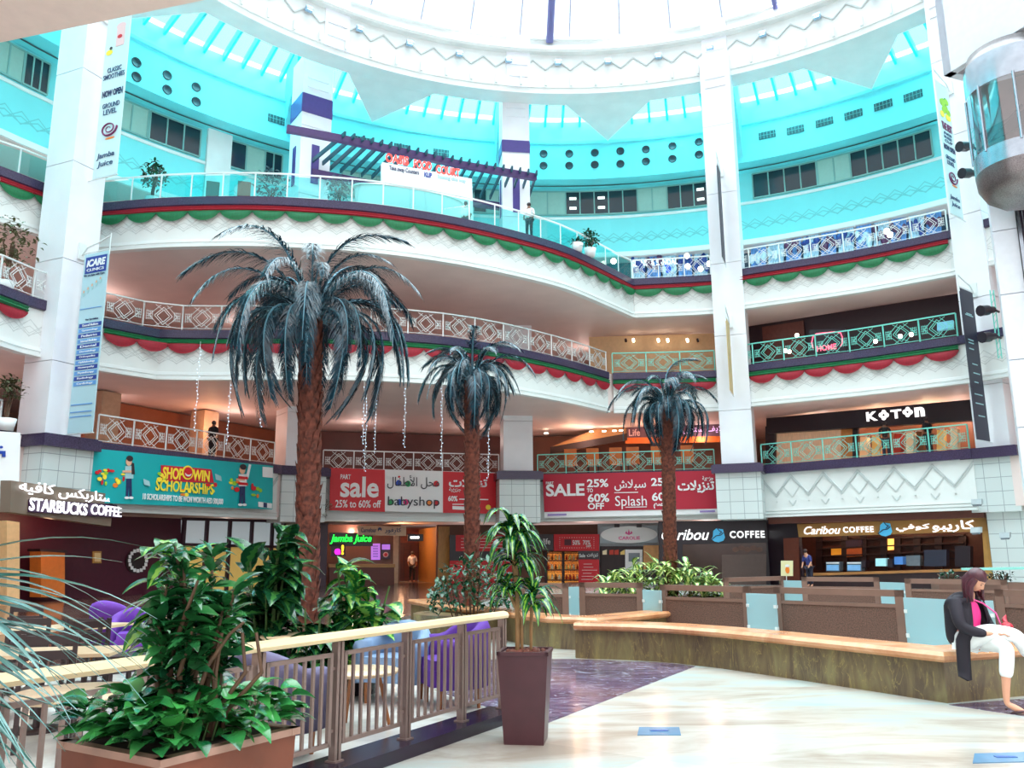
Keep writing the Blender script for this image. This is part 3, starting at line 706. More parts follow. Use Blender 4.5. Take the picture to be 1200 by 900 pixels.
T.panel('printed_badge',CW,[(307,547),(319,548),(319,560),(307,559)],y=-.04,th=.01); T.text('mall',NAVY,309,550,317,557,y=-.06) if 0 else None
T.panel('printed_badge',CW,[(302,588),(318,590),(318,596),(302,594)],y=-.04,th=.01); T.panel('printed_badge',NAVY,[(308,589),(312,589.5),(312,595),(308,594.5)],y=-.05,th=.01)
# baby shop banner
Bn=Sign('banner','red and white banner of a baby shop announcing a part sale','banner',FB,-.42,386,600)
Bn.panel('cloth',CW,[(387,548),(581,554),(581,602),(386,598)],wave=.008)
Bn.panel('red_field',CR,[(387,548),(451,550.5),(451,600),(386,598)],y=-.02,th=.01); Bn.panel('red_field',CR,[(519,552.5),(581,554.5),(581,602),(519,601)],y=-.02,th=.01)
Bn.text('PART',CW,399,556,411,561.5,bold=.02); Bn.text('sale',CW,399,558.5,444,583,bold=.025); Bn.text('25% to 60% off',CW,393,586,446.5,595,bold=.015)
BLK=paint('print_black',(40,44,58)); BLU=paint('print_blue',(30,70,180)); MAG=paint('print_magenta',(214,30,120)); GRN=paint('print_green',(20,150,80))
Bn.text(arab('محل الأطفال'),BLK,454,557,515,573,bold=0); Bn.text('babyshop',BLK,454.5,582,515,596,bold=0)
for (x,y,m) in ((458.5,588.5,GRN),(468,588.5,BLU),(475.5,588.5,MAG),(503,589.5,ORG),(511,589.5,CR),(467,566,BLU),(478,567,GRN),(511,567,CR)): Bn.blob('coloured_bowl',m,x,y,3.1,3.6,y=-.045)
Bn.blob('coloured_bowl',CR,467.5,558.8,1.4,1.2,y=-.05)
Bn.text(arab('تنزيلات'),CW,526,560,571,574,bold=.03); Bn.text(arab('جزئية'),CW,526,571,540,577); Bn.text('60%',CW,525,581,536,587.5,bold=.03)
Bn.line('small_print',CW,[(538,585),(572,585.5)],1.2); Bn.line('small_print',CW,[(530,591),(546,591)],1); Bn.panel('logo_block',CW,[(530,593),(552,594),(552,598),(530,597)],y=-.04,th=.01); Bn.blob('logo_dot',YE,572,594.5,3,3)
# splash banner
Sp=Sign('banner','dark red sale banner of a fashion store with white lower edge','banner',FC,-.42,637,604)
DR_=paint('print_dark_red',(176,16,48))
Sp.panel('cloth',CW,[(636,556),(840,551.5),(843,602),(638,607)],wave=.012); Sp.panel('red_field',DR_,[(636,556),(840,551.5),(843,596),(638,600)],y=-.035,th=.02)
Sp.text('PART',CW,640,564.5,649,567.5,y=-.06,bold=.02); Sp.text('SALE',CW,640,567,685,581.5,y=-.06,bold=.03); Sp.text('25%',CW,688,561.5,713,571,y=-.06,bold=.025); Sp.text('TO',CW,688,572.5,695,577,y=-.06,bold=.02)
Sp.text('60%',CW,689,578.5,714,588.5,y=-.06,bold=.025); Sp.text('OFF',CW,689,589.5,708,597,y=-.06,bold=.025)
Sp.text(arab('سبلاش'),CW,720,562,757,575,y=-.06,bold=.01); Sp.line('small_print',CW,[(720,577.5),(748,577)],.9,y=-.06); Sp.text('Splash',CW,721,581,758,596.5,y=-.06,bold=0); Sp.line('small_print',CW,[(733,594.5),(758,594)],.9,y=-.06)
Sp.text('25%',CW,763,560,788,569.5,y=-.06,bold=.025); Sp.text('60%',CW,764,577,789,587,y=-.06,bold=.025); Sp.text(arab('خصم'),CW,766,588,784,596,y=-.06,bold=.03); Sp.text(arab('تنزيلات'),CW,794,563,837,578,y=-.06,bold=.03); Sp.text(arab('جزئية'),CW,823,558,836,564,y=-.06,bold=.02)
Sp.line('small_print',paint('print_mauve',(150,130,190)),[(642,603.5),(664,603)],2.2,y=-.05); Sp.line('small_print',paint('print_mauve',(150,130,190)),[(820,599.5),(838,599)],2.2,y=-.05)
# coffee house sign on a brown-grey board in front of the first pillar
p0=atz(12,562,3.75); p1=atz(133,580,3.75); FS=Fr(p0,p1)
S=Sign('shop_sign','grey-brown coffee shop sign board with glowing white Arabic and English letters','sign',FS,0,12,602)
S.panel('board',paint('sign_taupe',(128,112,98)),[(13,563),(133,579.5),(130,617),(12,600)],th=.3)
S.panel('lettering_back',paint('sign_plum',(58,24,70)),[(33,585),(141,592),(141,607),(32,600)],y=-.06,th=.05)
GLW=light_mat('sign_letter_glow',(250,250,255),1.3)
S.text(arab('ستاربكس كافيه'),GLW,26,571,134,586,y=-.08,bold=.0,depth=.03); S.text('STARBUCKS',GLW,33,587,101,601.5,y=-.1,bold=.01,depth=.03); S.text('COFFEE',GLW,104,592.5,140,604.5,y=-.1,bold=.01,depth=.03)
# white sign with blue Arabic letter, cut by the frame
p0=atz(-40,500,5.2); p1=atz(24,507,5.2); FW=Fr(p0,p1)
W_=Sign('hanging_sign','white sign board with a blue Arabic letter hanging beside the clinic banner pillar','sign',FW,-.1,-20,575)
W_.panel('board',CW,[(-40,503),(24,507),(22,575),(-42,574)],th=.08)
W_.panel('blue_letter',paint('print_cobalt',(20,60,160)),[(-14,528),(6,528.5),(6,535.5),(2,535.5),(2,532),(-14,531.5)],y=-.03,th=.02); W_.blob('blue_letter',paint('print_cobalt',(20,60,160)),1,524,2,1.5); W_.blob('blue_letter',paint('print_cobalt',(20,60,160)),-3,523,2,1.5)
# ---- pillar banners on curved brackets
def pillar_frame(k):
    cx,cy,s=PILS[k]; d=(Vector((O.x,O.y))-Vector((cx,cy))).normalized(); a=Vector((cx,cy))+d*(s/2); return a,d
def banner_pole(k,ztop,zbot,label,clothm,w=1.15,deco=None):
    a,d=pillar_frame(k); rz=math.atan2(d.y,d.x); t=thing('pillar_banner',label,'banner',(a.x,a.y,zbot),rz); H=ztop-zbot
    b=MB(); b.slabxz([(.22,0),(.22+w,0),(.22+w,H),(.22,H)],-.015,.015); b.build('cloth',clothm,t)
    for nm,zz,sg in (('top_bracket',H+.05,1),('bottom_bracket',-.03,-1)):
        c=MB(); c.tube([(0,0,zz),(.22+w+.05,0,zz)],.022,6)
        if sg>0: c.tube([(0,0,zz-.1),(.3,0,zz+.22),(.8,0,zz+.32),(.22+w,0,zz+.5)],.03,6); c.tube([(.22+w,0,zz+.6),(.22+w,0,zz-.2)],.02,6); c.box((.04,0,zz+.1),(.06,.3,.6))
        c.build(nm,STEEL,t)
    if deco:
        # decoration coordinates: 0..1 across, 0..1 down; side is the face seen from the camera (-y when right of frame)
        deco(t,w,H)
    return t
def bt(t,w,H,txt,m,x0,x1,ya,yb,y=-.03,flip=False,bold=.01,shear=0,name='lettering'):
    me=text_mesh(txt,(x1-x0)*w,(yb-ya)*H,bold,.012,shear); me.materials.append(m); X=(x0+x1)/2
    if flip: X=1-X
    return obj(name,me,t,(.22+X*w,-y if flip else y,H-(ya+yb)/2*H),(0,0,PI if flip else 0))
def bq(t,w,H,m,x0,x1,ya,yb,y=-.025,flip=False,name='printed_block'):
    b=MB(); X0,X1=(1-x1,1-x0) if flip else (x0,x1); yy=-y if flip else y; b.slabxz([(.22+X0*w,H-yb*H),(.22+X1*w,H-yb*H),(.22+X1*w,H-ya*H),(.22+X0*w,H-ya*H)],yy-.004,yy+.004); return b.build(name,m,t)
def be(t,w,H,m,x,yc,rx,ry,y=-.025,flip=False,name='printed_shape',ringw=None):
    X=1-x if flip else x; yy=-y if flip else y; b=MB(); n=20; c=(.22+X*w,H-yc*H)
    b.slabxz([(c[0]+rx*w*math.cos(2*PI*i/n),c[1]+ry*H*math.sin(2*PI*i/n)) for i in range(n)],yy-.004,yy+.004); return b.build(name,m,t)
DB=paint('print_royal',(24,60,150)); LB=paint('print_sky',(96,150,210)); PB=paint('banner_pale_blue',(176,206,216)); PBW=paint('banner_pale',(206,226,230))
def d_icare(t,w,H):
    bq(t,w,H,DB,.08,.94,.02,.115); bt(t,w,H,'iCARE',CW,.14,.9,.035,.078,-.035,bold=.04,shear=.15); bt(t,w,H,'CLINICS',CW,.16,.86,.088,.104,-.035,bold=.01,name='lettering')
    bt(t,w,H,'We are here with Care',NAVY,.06,.9,.12,.132)
    for k in range(5): be(t,w,H,GY,.12+.16*k,.225-.016*k,.05,.02); be(t,w,H,SK,.12+.16*k,.218-.016*k,.03,.008,-.03)
    bq(t,w,H,LB,.02,.9,.315,.319); bt(t,w,H,'Our Specialities',NAVY,.3,.82,.375,.388)
    ws=['General Medicine','Gynaecology','Pediatrics','Internal Medicine','Dental','Dermatology','Orthopedics','Ophthalmology','Homeopathy','Physiotherapy','Radiology','Cardiology']
    for k,s_ in enumerate(ws): y0=.40+k*.0295; bq(t,w,H,DB if k%2==0 else LB,.06,.96,y0,y0+.022); bt(t,w,H,s_,CW,.2,.84,y0+.005,y0+.018,-.035)
    for y0 in (.845,.885,.91): bq(t,w,H,LB,.04,.9,y0,y0+.006)
banner_pole('A',*(lambda F:(F.hit(110,297)[1],F.hit(95,507)[1]))(Fr(pillar_frame('A')[0],pillar_frame('A')[0]+pillar_frame('A')[1])),'tall pale blue clinic banner with blue lozenge list on the pillar',PB,1.2,d_icare)
PNK=paint('print_pink',(236,190,190)); PUR=paint('print_purple',(120,30,90)); TXT=paint('print_slate',(50,80,120))
def swirl(t,w,H,x,yc,flip=False):
    b=MB(); pts=[]
    for i in range(40): a=i/40*4.6*PI/1.0*.9; r=.05+.30*i/40; pts.append((.22+(1-x if flip else x)*w+r*w*math.cos(a)*(-1 if flip else 1),(.03 if flip else -.03),H-yc*H+r*w*.75*math.sin(a)))
    b.tube(pts,[.012+.03*i/40 for i in range(40)],5); b.build('swirl_logo',PUR,t)
def d_jamba(t,w,H,flip=False,best=False):
    if best:
        for k in range(14): be(t,w,H,rnd.choice([LG,LG,YE,GRN]),rnd.uniform(.15,.8),rnd.uniform(.1,.26),.16,.025,-.02-.001*k,flip)
        bt(t,w,H,'THE BEST',PUR,.12,.9,.3,.36,flip=flip,bold=.03)
        for k in range(3): bt(t,w,H,('OF NATURE','IN EVERY','CUP')[k],TXT,.2,.8,.375+.03*k,.395+.03*k,flip=flip)
    else:
        bq(t,w,H,PNK,.45,.8,.09,.21,-.022,flip,'printed_cup'); be(t,w,H,PNK,.62,.085,.2,.022,-.024,flip,'printed_cup'); be(t,w,H,CR,.6,.15,.1,.012,-.028,flip); be(t,w,H,YE,.2,.235,.14,.016,-.026,flip); be(t,w,H,HR,.26,.21,.06,.01,-.028,flip)
        bt(t,w,H,'CLASSIC',TXT,.2,.8,.335,.365,flip=flip,bold=.01); bt(t,w,H,'SMOOTHIES',TXT,.05,.95,.375,.405,flip=flip)
    bt(t,w,H,'NOW OPEN',NAVY,.08,.94,.475,.515,flip=flip,bold=.03); bt(t,w,H,'GROUND',TXT,.14,.86,.555,.585,flip=flip); bt(t,w,H,'LEVEL',TXT,.2,.76,.595,.625,flip=flip)
    swirl(t,w,H,.5,.715,flip); be(t,w,H,ORG,.58,.775,.2,.006,-.026,flip); bt(t,w,H,'Jamba',TXT,.1,.84,.855,.895,flip=flip,shear=.1,bold=.01); bt(t,w,H,'Juice',TXT,.16,.8,.905,.945,flip=flip,shear=.1,bold=.01)
fa=Fr(pillar_frame('A')[0],pillar_frame('A')[0]+pillar_frame('A')[1])
banner_pole('A',fa.hit(133,19)[1],fa.hit(123,207)[1],'tall white juice bar banner with a pink smoothie cup and purple swirl',PBW,1.2,d_jamba)
fe=Fr(pillar_frame('E')[0],pillar_frame('E')[0]+pillar_frame('E')[1])
banner_pole('E',fe.hit(1100,98)[1],fe.hit(1115,250)[1],'tall juice banner with green fruit picture high beside the black spotlights',PBW,1.2,lambda t,w,H:d_jamba(t,w,H,True,True))
DBK=paint('banner_charcoal',(38,40,58))
def d_dark(t,w,H):
    for k,(y0,x0,x1) in enumerate(((.16,.3,.7),(.17,.2,.8),(.34,.2,.6),(.36,.2,.6),(.4,.2,.55),(.5,.3,.7),(.56,.3,.8),(.62,.3,.6),(.7,.2,.8),(.76,.2,.8),(.84,.3,.8))): bq(t,w,H,GY,x0,x1,y0,y0+.007,flip=True)
banner_pole('E',fe.hit(1131,340)[1],fe.hit(1152,516)[1],'narrow charcoal banner with small pale writing on the spotlight pillar',DBK,1.2,d_dark)
banner_pole('D',20.3,15.4,'navy banner seen edge-on high on the pillar left of the coffee counter',DBK,1.2)
banner_pole('D',12.4,8.9,'gold and white banner seen edge-on low on the pillar left of the coffee counter',paint('banner_gold',(196,168,110)),1.2)
# ================================================================ interiors of the galleries and shops
BRN=mat('brown_wall',(120,76,60),.55,var=.08,scale=.7); BEIGE=mat('beige_wall',(198,164,136),.55,var=.05); TAN=mat('tan_timber',(176,122,70),.45,var=.12,scale=2,stretch=(1,1,8))
BLKF=mat('black_fascia',(34,22,34),.35,var=0); WARM=mat('warm_wall',(226,150,80),.5,var=.06); GOLD=mat('gold_timber',(190,140,72),.4,var=.1,scale=3,stretch=(6,6,1))
SGL=glass('shop_glass',(225,232,232),.08)
def wallbox(name,F,w,px0,px1,z0,z1,m,th=.15,py=600,kind=True):
    u0=F.hit(px0,py,w)[0]; u1=F.hit(px1,py,w)[0]; b=MB(); b.box(((u0+u1)/2,th/2,(z0+z1)/2),(abs(u1-u0),th,z1-z0)); o=b.build(name,m,loc=F.pt(0,w),rz=F.rz)
    if kind: struct(o)
    return o
F2M=Fr(P2b[0],P2b[4]); F2D=Fr(atz(880,426,Z2),atz(1122,394,Z2)); F3M=Fr(atz(742,327,Z3),atz(833,322,Z3)); F3D=Fr(atz(872,315,Z3),atz(1110,271,Z3))
# ---- point lights added to brighten the dark interiors, without lamp fittings
def plight(x,y,z,p,col=(1,.72,.5),r=.12,name='interior_fill_light'):
    l=bpy.data.lights.new(name,'POINT'); l.energy=p; l.color=col; l.shadow_soft_size=r; o=bpy.data.objects.new(name,l); COL.objects.link(o); o.location=(x,y,z); return o
for a in (172,158,144,130,116,102,88,74,60,46,32,18):
    for z,rad,p in ((2.75,26.5,40),(7.7,26.0,38),(12.4,26.6,42)):
        q=pol(a,rad,z); plight(q.x,q.y,q.z,p,(1,.78,.7))
for a in (80,66,52,38,24): q=pol(a,30.5,18); plight(q.x,q.y,q.z,140,(.8,.9,1))
# ---- ground floor, bay under the teal banner
w=1.7
wallbox('wall_maroon',FA,w,-60,214,0,3.1,MAROON)
Wn=Sign('shop_window','tall shop window grid with white upper and yellow lower panes','window',FA,1.6,268,665)
Wn.panel('upper_pane',paint('pane_milk',(206,220,226),em=.25),[(214,609),(330,612),(330,640),(214,636)],y=.05); Wn.panel('lower_pane',paint('pane_yellow',(236,196,110),em=.2),[(214,637),(330,640),(330,720),(214,720)],y=.05)
mb=MB()
for px in (214,241,268,294,318,332): u=Wn.h(px,640)[0]; zt=Wn.h(px,609)[1]; zb=Wn.h(px,715)[1]; mb.box((u,0,(zt+zb)/2),(.16,.12,zt-zb))
for py in (608,638,715): a=Wn.h(214,py); c=Wn.h(332,py+3); mb.bar((a[0],0,a[1]),(c[0],0,c[1]),.12,.12)
mb.build('mullions',mat('plum_frame',(52,26,44),.4,var=0),Wn.t)
nb_=Sign('notice_board','round dark notice board with white paper slips on the maroon wall','notice board',FA,w-.06,160,672)
nb_.blob('board',mat('notice_dark',(40,22,28),.5),161,657,13,15,y=0)
for k in range(16): a=k/16*2*PI; nb_.panel('paper_slip',CW,[(161+10*math.cos(a)-1.6,657+12*math.sin(a)-2),(161+10*math.cos(a)+1.6,657+12*math.sin(a)-2),(161+10*math.cos(a)+1.6,657+12*math.sin(a)+2),(161+10*math.cos(a)-1.6,657+12*math.sin(a)+2)],y=-.04,th=.01)
pf=Sign('framed_notice','small framed yellow notice on the maroon cafe wall','picture',FA,w-.06,113,660); pf.panel('frame',GOLD,[(109,646),(119,646),(119,660),(109,660)],y=0); pf.panel('sheet',paint('sheet_cream',(236,206,150)),[(110.5,648),(117.5,648),(117.5,658),(110.5,658)],y=-.02,th=.01)
FX=Fr(atz(-30,640,1.4),atz(215,652,1.3)) if 0 else FA
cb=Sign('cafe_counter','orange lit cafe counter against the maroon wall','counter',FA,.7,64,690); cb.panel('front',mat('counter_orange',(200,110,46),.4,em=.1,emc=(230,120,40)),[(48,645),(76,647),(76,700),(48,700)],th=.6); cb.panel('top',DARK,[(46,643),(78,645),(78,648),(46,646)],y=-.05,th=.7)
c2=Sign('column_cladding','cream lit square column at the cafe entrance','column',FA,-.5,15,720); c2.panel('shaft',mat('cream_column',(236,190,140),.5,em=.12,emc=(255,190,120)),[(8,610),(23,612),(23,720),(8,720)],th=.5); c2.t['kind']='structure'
plight(*FA.pt(FA.hit(60,640)[0],.3,2.6),60,(1,.6,.35)); 
# ---- bay under the baby shop banner: juice kiosk and corridor
w=3.0
wallbox('wall_corridor',FB,w,330,470,0,3.1,BRN); wallbox('wall_corridor',FB,w+.0,512,600,0,3.1,BRN)
wallbox('wall_corridor_end',FB,9,455,530,0,3.1,mat('corridor_red',(120,44,26),.4,var=.1)); 
for px in (466,514): 
    u=FB.hit(px,650,w)[0]; b=MB(); b.box((u,3,1.5),(.1,6,3.)); struct(b.build('wall_corridor_side',BEIGE if px<500 else GOLD,loc=FB.pt(0,w),rz=FB.rz))
wallbox('trim_40',FB,w-.1,462,468,0,3.,BEIGE); wallbox('trim_41',FB,w-.1,514,527,0,3.,GOLD,.3)
wallbox('trim_42',FB,1.0,371,385,0,3.1,mat('plum_post',(52,26,48),.4),.5)
wallbox('trim_43',FB,1.4,345,371,2.2,3.0,mat('milk_panel',(190,204,214),.4),.1)
nj=Sign('neon_sign','green neon script sign of the juice kiosk','sign',FB,1.6,415,638); NG=light_mat('neon_green',(30,255,70),2.2); nj.panel('backing',BLKF,[(386,624),(437,625),(437,640),(386,640)],y=.05,th=.08); nj.text('Jamba Juice',NG,387,626.5,435.5,637.5,y=-.02,bold=.015,shear=.25)
nc=Sign('neon_sign','small pink and yellow neon letter sign under the green script','sign',FB,1.6,397,650); nc.text('e',light_mat('neon_magenta',(255,30,220),2.2),392,643,399,650,y=0,bold=.03); nc.text('!',light_mat('neon_yellow',(255,200,40),2.2),400,638.5,403,650,y=0,bold=.03); nc.panel('backing',BLKF,[(388,637),(405,637),(405,652),(388,652)],y=.05,th=.05)
ms=Sign('menu_screen','purple lit menu screen of the juice kiosk','screen',FB,w-.12,440,656); MS=light_mat('screen_violet',(170,110,215),.8); ms.panel('screen',MS,[(435,637),(445.5,637),(445.5,656),(435,656)],th=.06)
for k in range(5): ms.line('menu_line',NAVY,[(437,640+3*k),(443,640+3*k)],.8,y=-.01)
m2=Sign('menu_screen','menu screen with a round bowl picture beside the purple one','screen',FB,w-.12,453,655); m2.panel('screen',mat('screen_dark',(60,24,50),.3,var=0),[(447,637),(457.5,637),(457.5,655),(447,655)],th=.06); m2.panel('headline',MS,[(447.5,638),(457,638),(457,644),(447.5,644)],y=-.02,th=.01); m2.blob('bowl_picture',PNK,452,650,3.2,3.2); m2.blob('bowl_picture',CR,452,650,2,2,y=-.05)
ca=Sign('hanging_sign','beige hanging direction sign with hypermarket name in two scripts','sign',FB,.9,448,627); ca.panel('board',BEIGE,[(419,616),(476,617),(476,628),(419,627)],th=.1); ca.text('Carrefour',NAVY,423,618.5,441,624,bold=.01); ca.text(arab('كارفور'),NAVY,451,618.5,470,625,bold=.01); ca.blob('round_logo',NAVY,445,620.5,2.3,2.5); ca.blob('round_logo',BEIGE,445,622,1.1,1.1,y=-.05)
for k in range(2): ca.line('small_print',NAVY,[(426+27*k,626),(440+24*k,626)],.5,y=-.02)
kc=Sign('juice_counter','brown juice kiosk counter partly hidden by the bright variegated plant','counter',FB,1.3,410,700); kc.panel('front',mat('kiosk_brown',(96,44,34),.45),[(386,664),(462,664),(462,705),(386,705)],th=.6); kc.panel('top',TAN,[(385,661),(463,661),(463,665),(385,665)],y=-.06,th=.72)
cl=Sign('ceiling_light','small rectangular glowing lamp above the brown corridor doors','light fitting',FB,w-.2,486,631); cl.panel('housing',BLKF,[(478,626),(496,626),(496,634),(478,634)],y=.02,th=.1); cl.panel('diffuser',light_mat('lamp_white',(255,250,240),4),[(481,628.5),(491,628.5),(491,631),(481,631)],y=-.02,th=.03)
dr=Sign('corridor_door','pair of brown panelled doors with vertical handles at the corridor end','door',FB,8.8,487,690); dr.t['kind']='structure'; DRM=mat('door_brown',(86,34,24),.35,var=.12,scale=2,stretch=(1,1,6))
dr.panel('door_leaf',DRM,[(468,636),(490,636),(490,692),(468,692)],y=0,th=.08); dr.panel('door_leaf',DRM,[(490.6,636),(513,636),(513,692),(490.6,692)],y=0,th=.08)
for x in (504,507): dr.line('door_handle',STEEL,[(x,653),(x,659)],.8,y=-.06)
for x in (473,481,494,501): dr.line('door_groove',DARK,[(x,638),(x,690)],.5,y=-.01)
plight(*FB.pt(FB.hit(490,640)[0],5.5,2.6),90,(1,.55,.3)); plight(*FB.pt(FB.hit(420,640)[0],2.,2.7),40,(1,.6,.4))
# posters right of the corridor
pr=Sign('poster_stand','dark and red sale posters beside the golden corridor post','poster',FB,2.2,560,690); pr.panel('dark_panel',BLKF,[(527,627),(600,627),(600,700),(527,700)],th=.1); pr.panel('red_panel',CR,[(534,627),(598,627),(598,646),(534,646)],y=-.03,th=.03); pr.panel('red_panel',CR,[(527,657),(600,657),(600,690),(527,690)],y=-.03,th=.03)
for k in range(4): pr.line('small_print',PNK,[(540,631+3.6*k),(594,631+3.6*k)],.8,y=-.05)
pr.text(arab('تنزيلات'),CW,538,650,556,656,y=-.03)
# ---- bay under the dark red banner
w=2.2
wallbox('wall_shops',FC,w+1.2,600,705,0,3.1,BRN); wallbox('wall_shops',FC,w+.4,700,775,0,3.1,mat('grey_shop',(170,176,182),.4))
rs=Sign('shop_sign','red sale sign with dotted white frame under the dark red banner','sign',FC,w,675,646); rs.panel('board',CR,[(649,626),(702,626),(702,645.5),(649,645.5)],th=.12)
for (x0,y0,x1,y1) in ((656,630,696,630),(656,642,696,642),(656,630,656,642),(696,630,696,642)):
    n=14 if y0==y1 else 5
    for k in range(n+1): rs.blob('dotted_frame',PNK,x0+(x1-x0)*k/n,y0+(y1-y0)*k/n,.55,.5,n=6)
rs.panel('dark_square',mat('poster_plum',(80,16,36),.5),[(661.5,632),(669.5,632),(669.5,639),(661.5,639)],y=-.03,th=.02); rs.text('50%',CW,671,633,680,638.5); rs.text('70%',CW,683,633,692,638.5); rs.text('OFF',CW,687,638.8,693,641.2,bold=.02)
bs=Sign('shop_sign','black shop sign with white writing left of the red sale sign','sign',FC,w,625,644); bs.panel('board',BLKF,[(601,626),(648.5,626),(648.5,645),(601,645)],th=.12); bs.text('life',CW,637,631,645,638)
tg=Sign('poster','tall red poster with black writing band beside the lit shelves','poster',FC,w-.1,690,690); tg.panel('sheet',CR,[(678,645),(702,645),(702,692),(678,692)],th=.08); tg.panel('black_band',BLKF,[(678,645.5),(702,645.5),(702,655.5),(678,655.5)],y=-.03,th=.03); tg.text('Sale',CW,679,649,686,653,y=-.05); tg.text(arab('كل شيء') if 0 else arab('تنزيلات'),CW,688,648,701,653.5,y=-.05)
for k in range(6): tg.line('small_print',PNK,[(680+rnd.uniform(0,4),661+3.6*k),(692+rnd.uniform(0,8),661+3.6*k)],.7,y=-.02)
sh=Sign('display_shelf','yellow lit glass shelves full of small goods behind the railing boards','shelf',FC,w+.9,660,685); sh.panel('back_panel',light_mat('shelf_glow',(250,180,80),.9),[(640,647),(680,647),(680,685),(640,685)],y=.3,th=.05)
mb=MB()
for px in (640,660,680): a=sh.h(px,647); c=sh.h(px,685); mb.bar((a[0],0,a[1]),(c[0],0,c[1]),.14,.14)
for py in (648,657,668,680): a=sh.h(640,py); c=sh.h(680,py); mb.bar((a[0],.1,a[1]),(c[0],.1,c[1]),.3,.06)
mb.build('frame',DARK,sh.t)
gc=[paint('goods_gold',(250,220,130)),paint('goods_red',(200,60,40)),paint('goods_cream',(255,240,200)),paint('goods_brown',(120,70,30))]
k=0
for py in (656.6,667.6,679.6):
    for i in range(9):
        px=643+4.2*i; u,z=sh.F.hit(px,py,sh.w+.1); r=rnd.uniform(.05,.09); b=MB(); b.lathe([(0,0),(r,0),(r*1.1,.1),(r*.5,.2),(r*.5,.26),(0,.26)],(0,0,0),8); o=b.build('jar',gc[rnd.randrange(4)],loc=sh.F.pt(u,sh.w+.1,z+.03)); tag(o,'small bright jar on the yellow lit shelves','jar','jars on the lit shelves')
el=Sign('oval_sign','white oval shop sign with pink crown emblem and writing','sign',FC,w,737,637)
el.panel('backing',paint('sign_silver',(170,180,190)),[(703,617),(771,616),(771,636),(703,636.5)],y=.06,th=.08); el.blob('oval',CW,737,626.5,33.5,10,n=40,y=-.02)
PK=paint('print_hot_pink',(236,90,160))
for dx,dy in ((-3,1),(0,-1),(3,1)): el.panel('crown_emblem',PK,[(737+dx-1.4,626-1),(737+dx,621+dy),(737+dx+1.4,626-1),(737,627)],y=-.04,th=.01)
el.text('CAROLIE',PK,725,628.5,750,632.5,y=-.035,bold=.02)
for px in (723,749): el.panel('top_clamp',BLKF,[(px-3,614),(px+3,614),(px+3,618),(px-3,618)],y=-.03,th=.1)
ds=Sign('display_counter','small shop counter with white machine and orange panel below the oval sign','counter',FC,w+.2,735,690); ds.panel('dark_front',DARK,[(703,640),(771,640),(771,690),(703,690)],y=.1,th=.1); ds.panel('orange_panel',mat('panel_orange',(220,160,100),.5),[(754,639),(772,639),(772,668),(754,668)],y=-.03,th=.08); ds.panel('white_machine',CW,[(733,644),(753,644),(753,670),(733,670)],y=-.2,th=.25); ds.panel('machine_window',mat('machine_grey',(120,130,140),.3,var=0),[(737,648),(750,648),(750,658),(737,658)],y=-.23,th=.02)
for x in (706,714,720,727): ds.panel('shelf_goods',rnd.choice(gc),[(x,644+rnd.uniform(0,3)),(x+5,644),(x+5,650),(x,650)],y=0,th=.1)
# dark coffee wall with letters
w=.5
wallbox('wall_coffee',FC,w,771,905,0,3.1,BLKF); FDm=Fr(FC.pt(FC.hit(900,640,w)[0],w),FD.pt(FD.hit(937,640,.6)[0],.6)); 
u0=FDm.L; b=MB(); b.box((u0/2,.08,1.55),(u0,.16,3.1)); struct(b.build('wall_coffee',BLKF,loc=FDm.pt(0),rz=FDm.rz))
cs=Sign('shop_sign','white coffee shop letters and blue leaf-shaped emblem on the dark wall behind the palm','sign',FC,w-.05,850,640)
LWH=light_mat('letter_white',(250,250,250),.9); CBL=light_mat('emblem_blue',(70,170,215),.35)
cs.text('Caribou',LWH,775,620,831,633,y=-.04,bold=.012,shear=.35); cs.text('COFFEE',LWH,855,622,896,630.5,y=-.04,bold=.03,space=1.2)
def caribou(S_,cx,cy,s,y0=-.04):
    S_.panel('emblem',CBL,[(cx-6.5*s,cy-5*s),(cx-3*s,cy-8*s),(cx+5.5*s,cy-7*s),(cx+8*s,cy+3*s),(cx+6*s,cy+7*s),(cx,cy+9*s),(cx-5*s,cy+8*s),(cx-9*s,cy+5*s),(cx-7*s,cy+2*s)],y=y0,th=.03)
    S_.line('emblem_deer',NAVY,[(cx-9*s,cy+6*s),(cx-3*s,cy+1*s),(cx+3*s,cy),(cx+6*s,cy-3*s)],1.1*s,y=y0-.02); S_.line('emblem_deer',NAVY,[(cx-2*s,cy-9*s),(cx+1*s,cy-5*s),(cx+4*s,cy-4*s),(cx+1*s,cy-1*s)],1.*s,y=y0-.02)
caribou(cs,842,627,.95)
wp=Sign('shop_window','long dark brown coffee shop window with a faint poster','window',FC,w-.08,860,680); wp.panel('pane',mat('brown_glass',(74,50,44),.15,var=.2,scale=.6),[(800,638),(898,636),(898,690),(800,690)],th=.04); wp.panel('lower_film',mat('film_taupe',(98,78,72),.3,var=.05),[(846,650),(898,649),(898,690),(846,690)],y=-.02,th=.02)
for k in range(5): wp.blob('faint_pattern',mat('faint_tan',(104,68,52),.3),862+7*k,644-(k%2)*2,4,3,y=-.03)
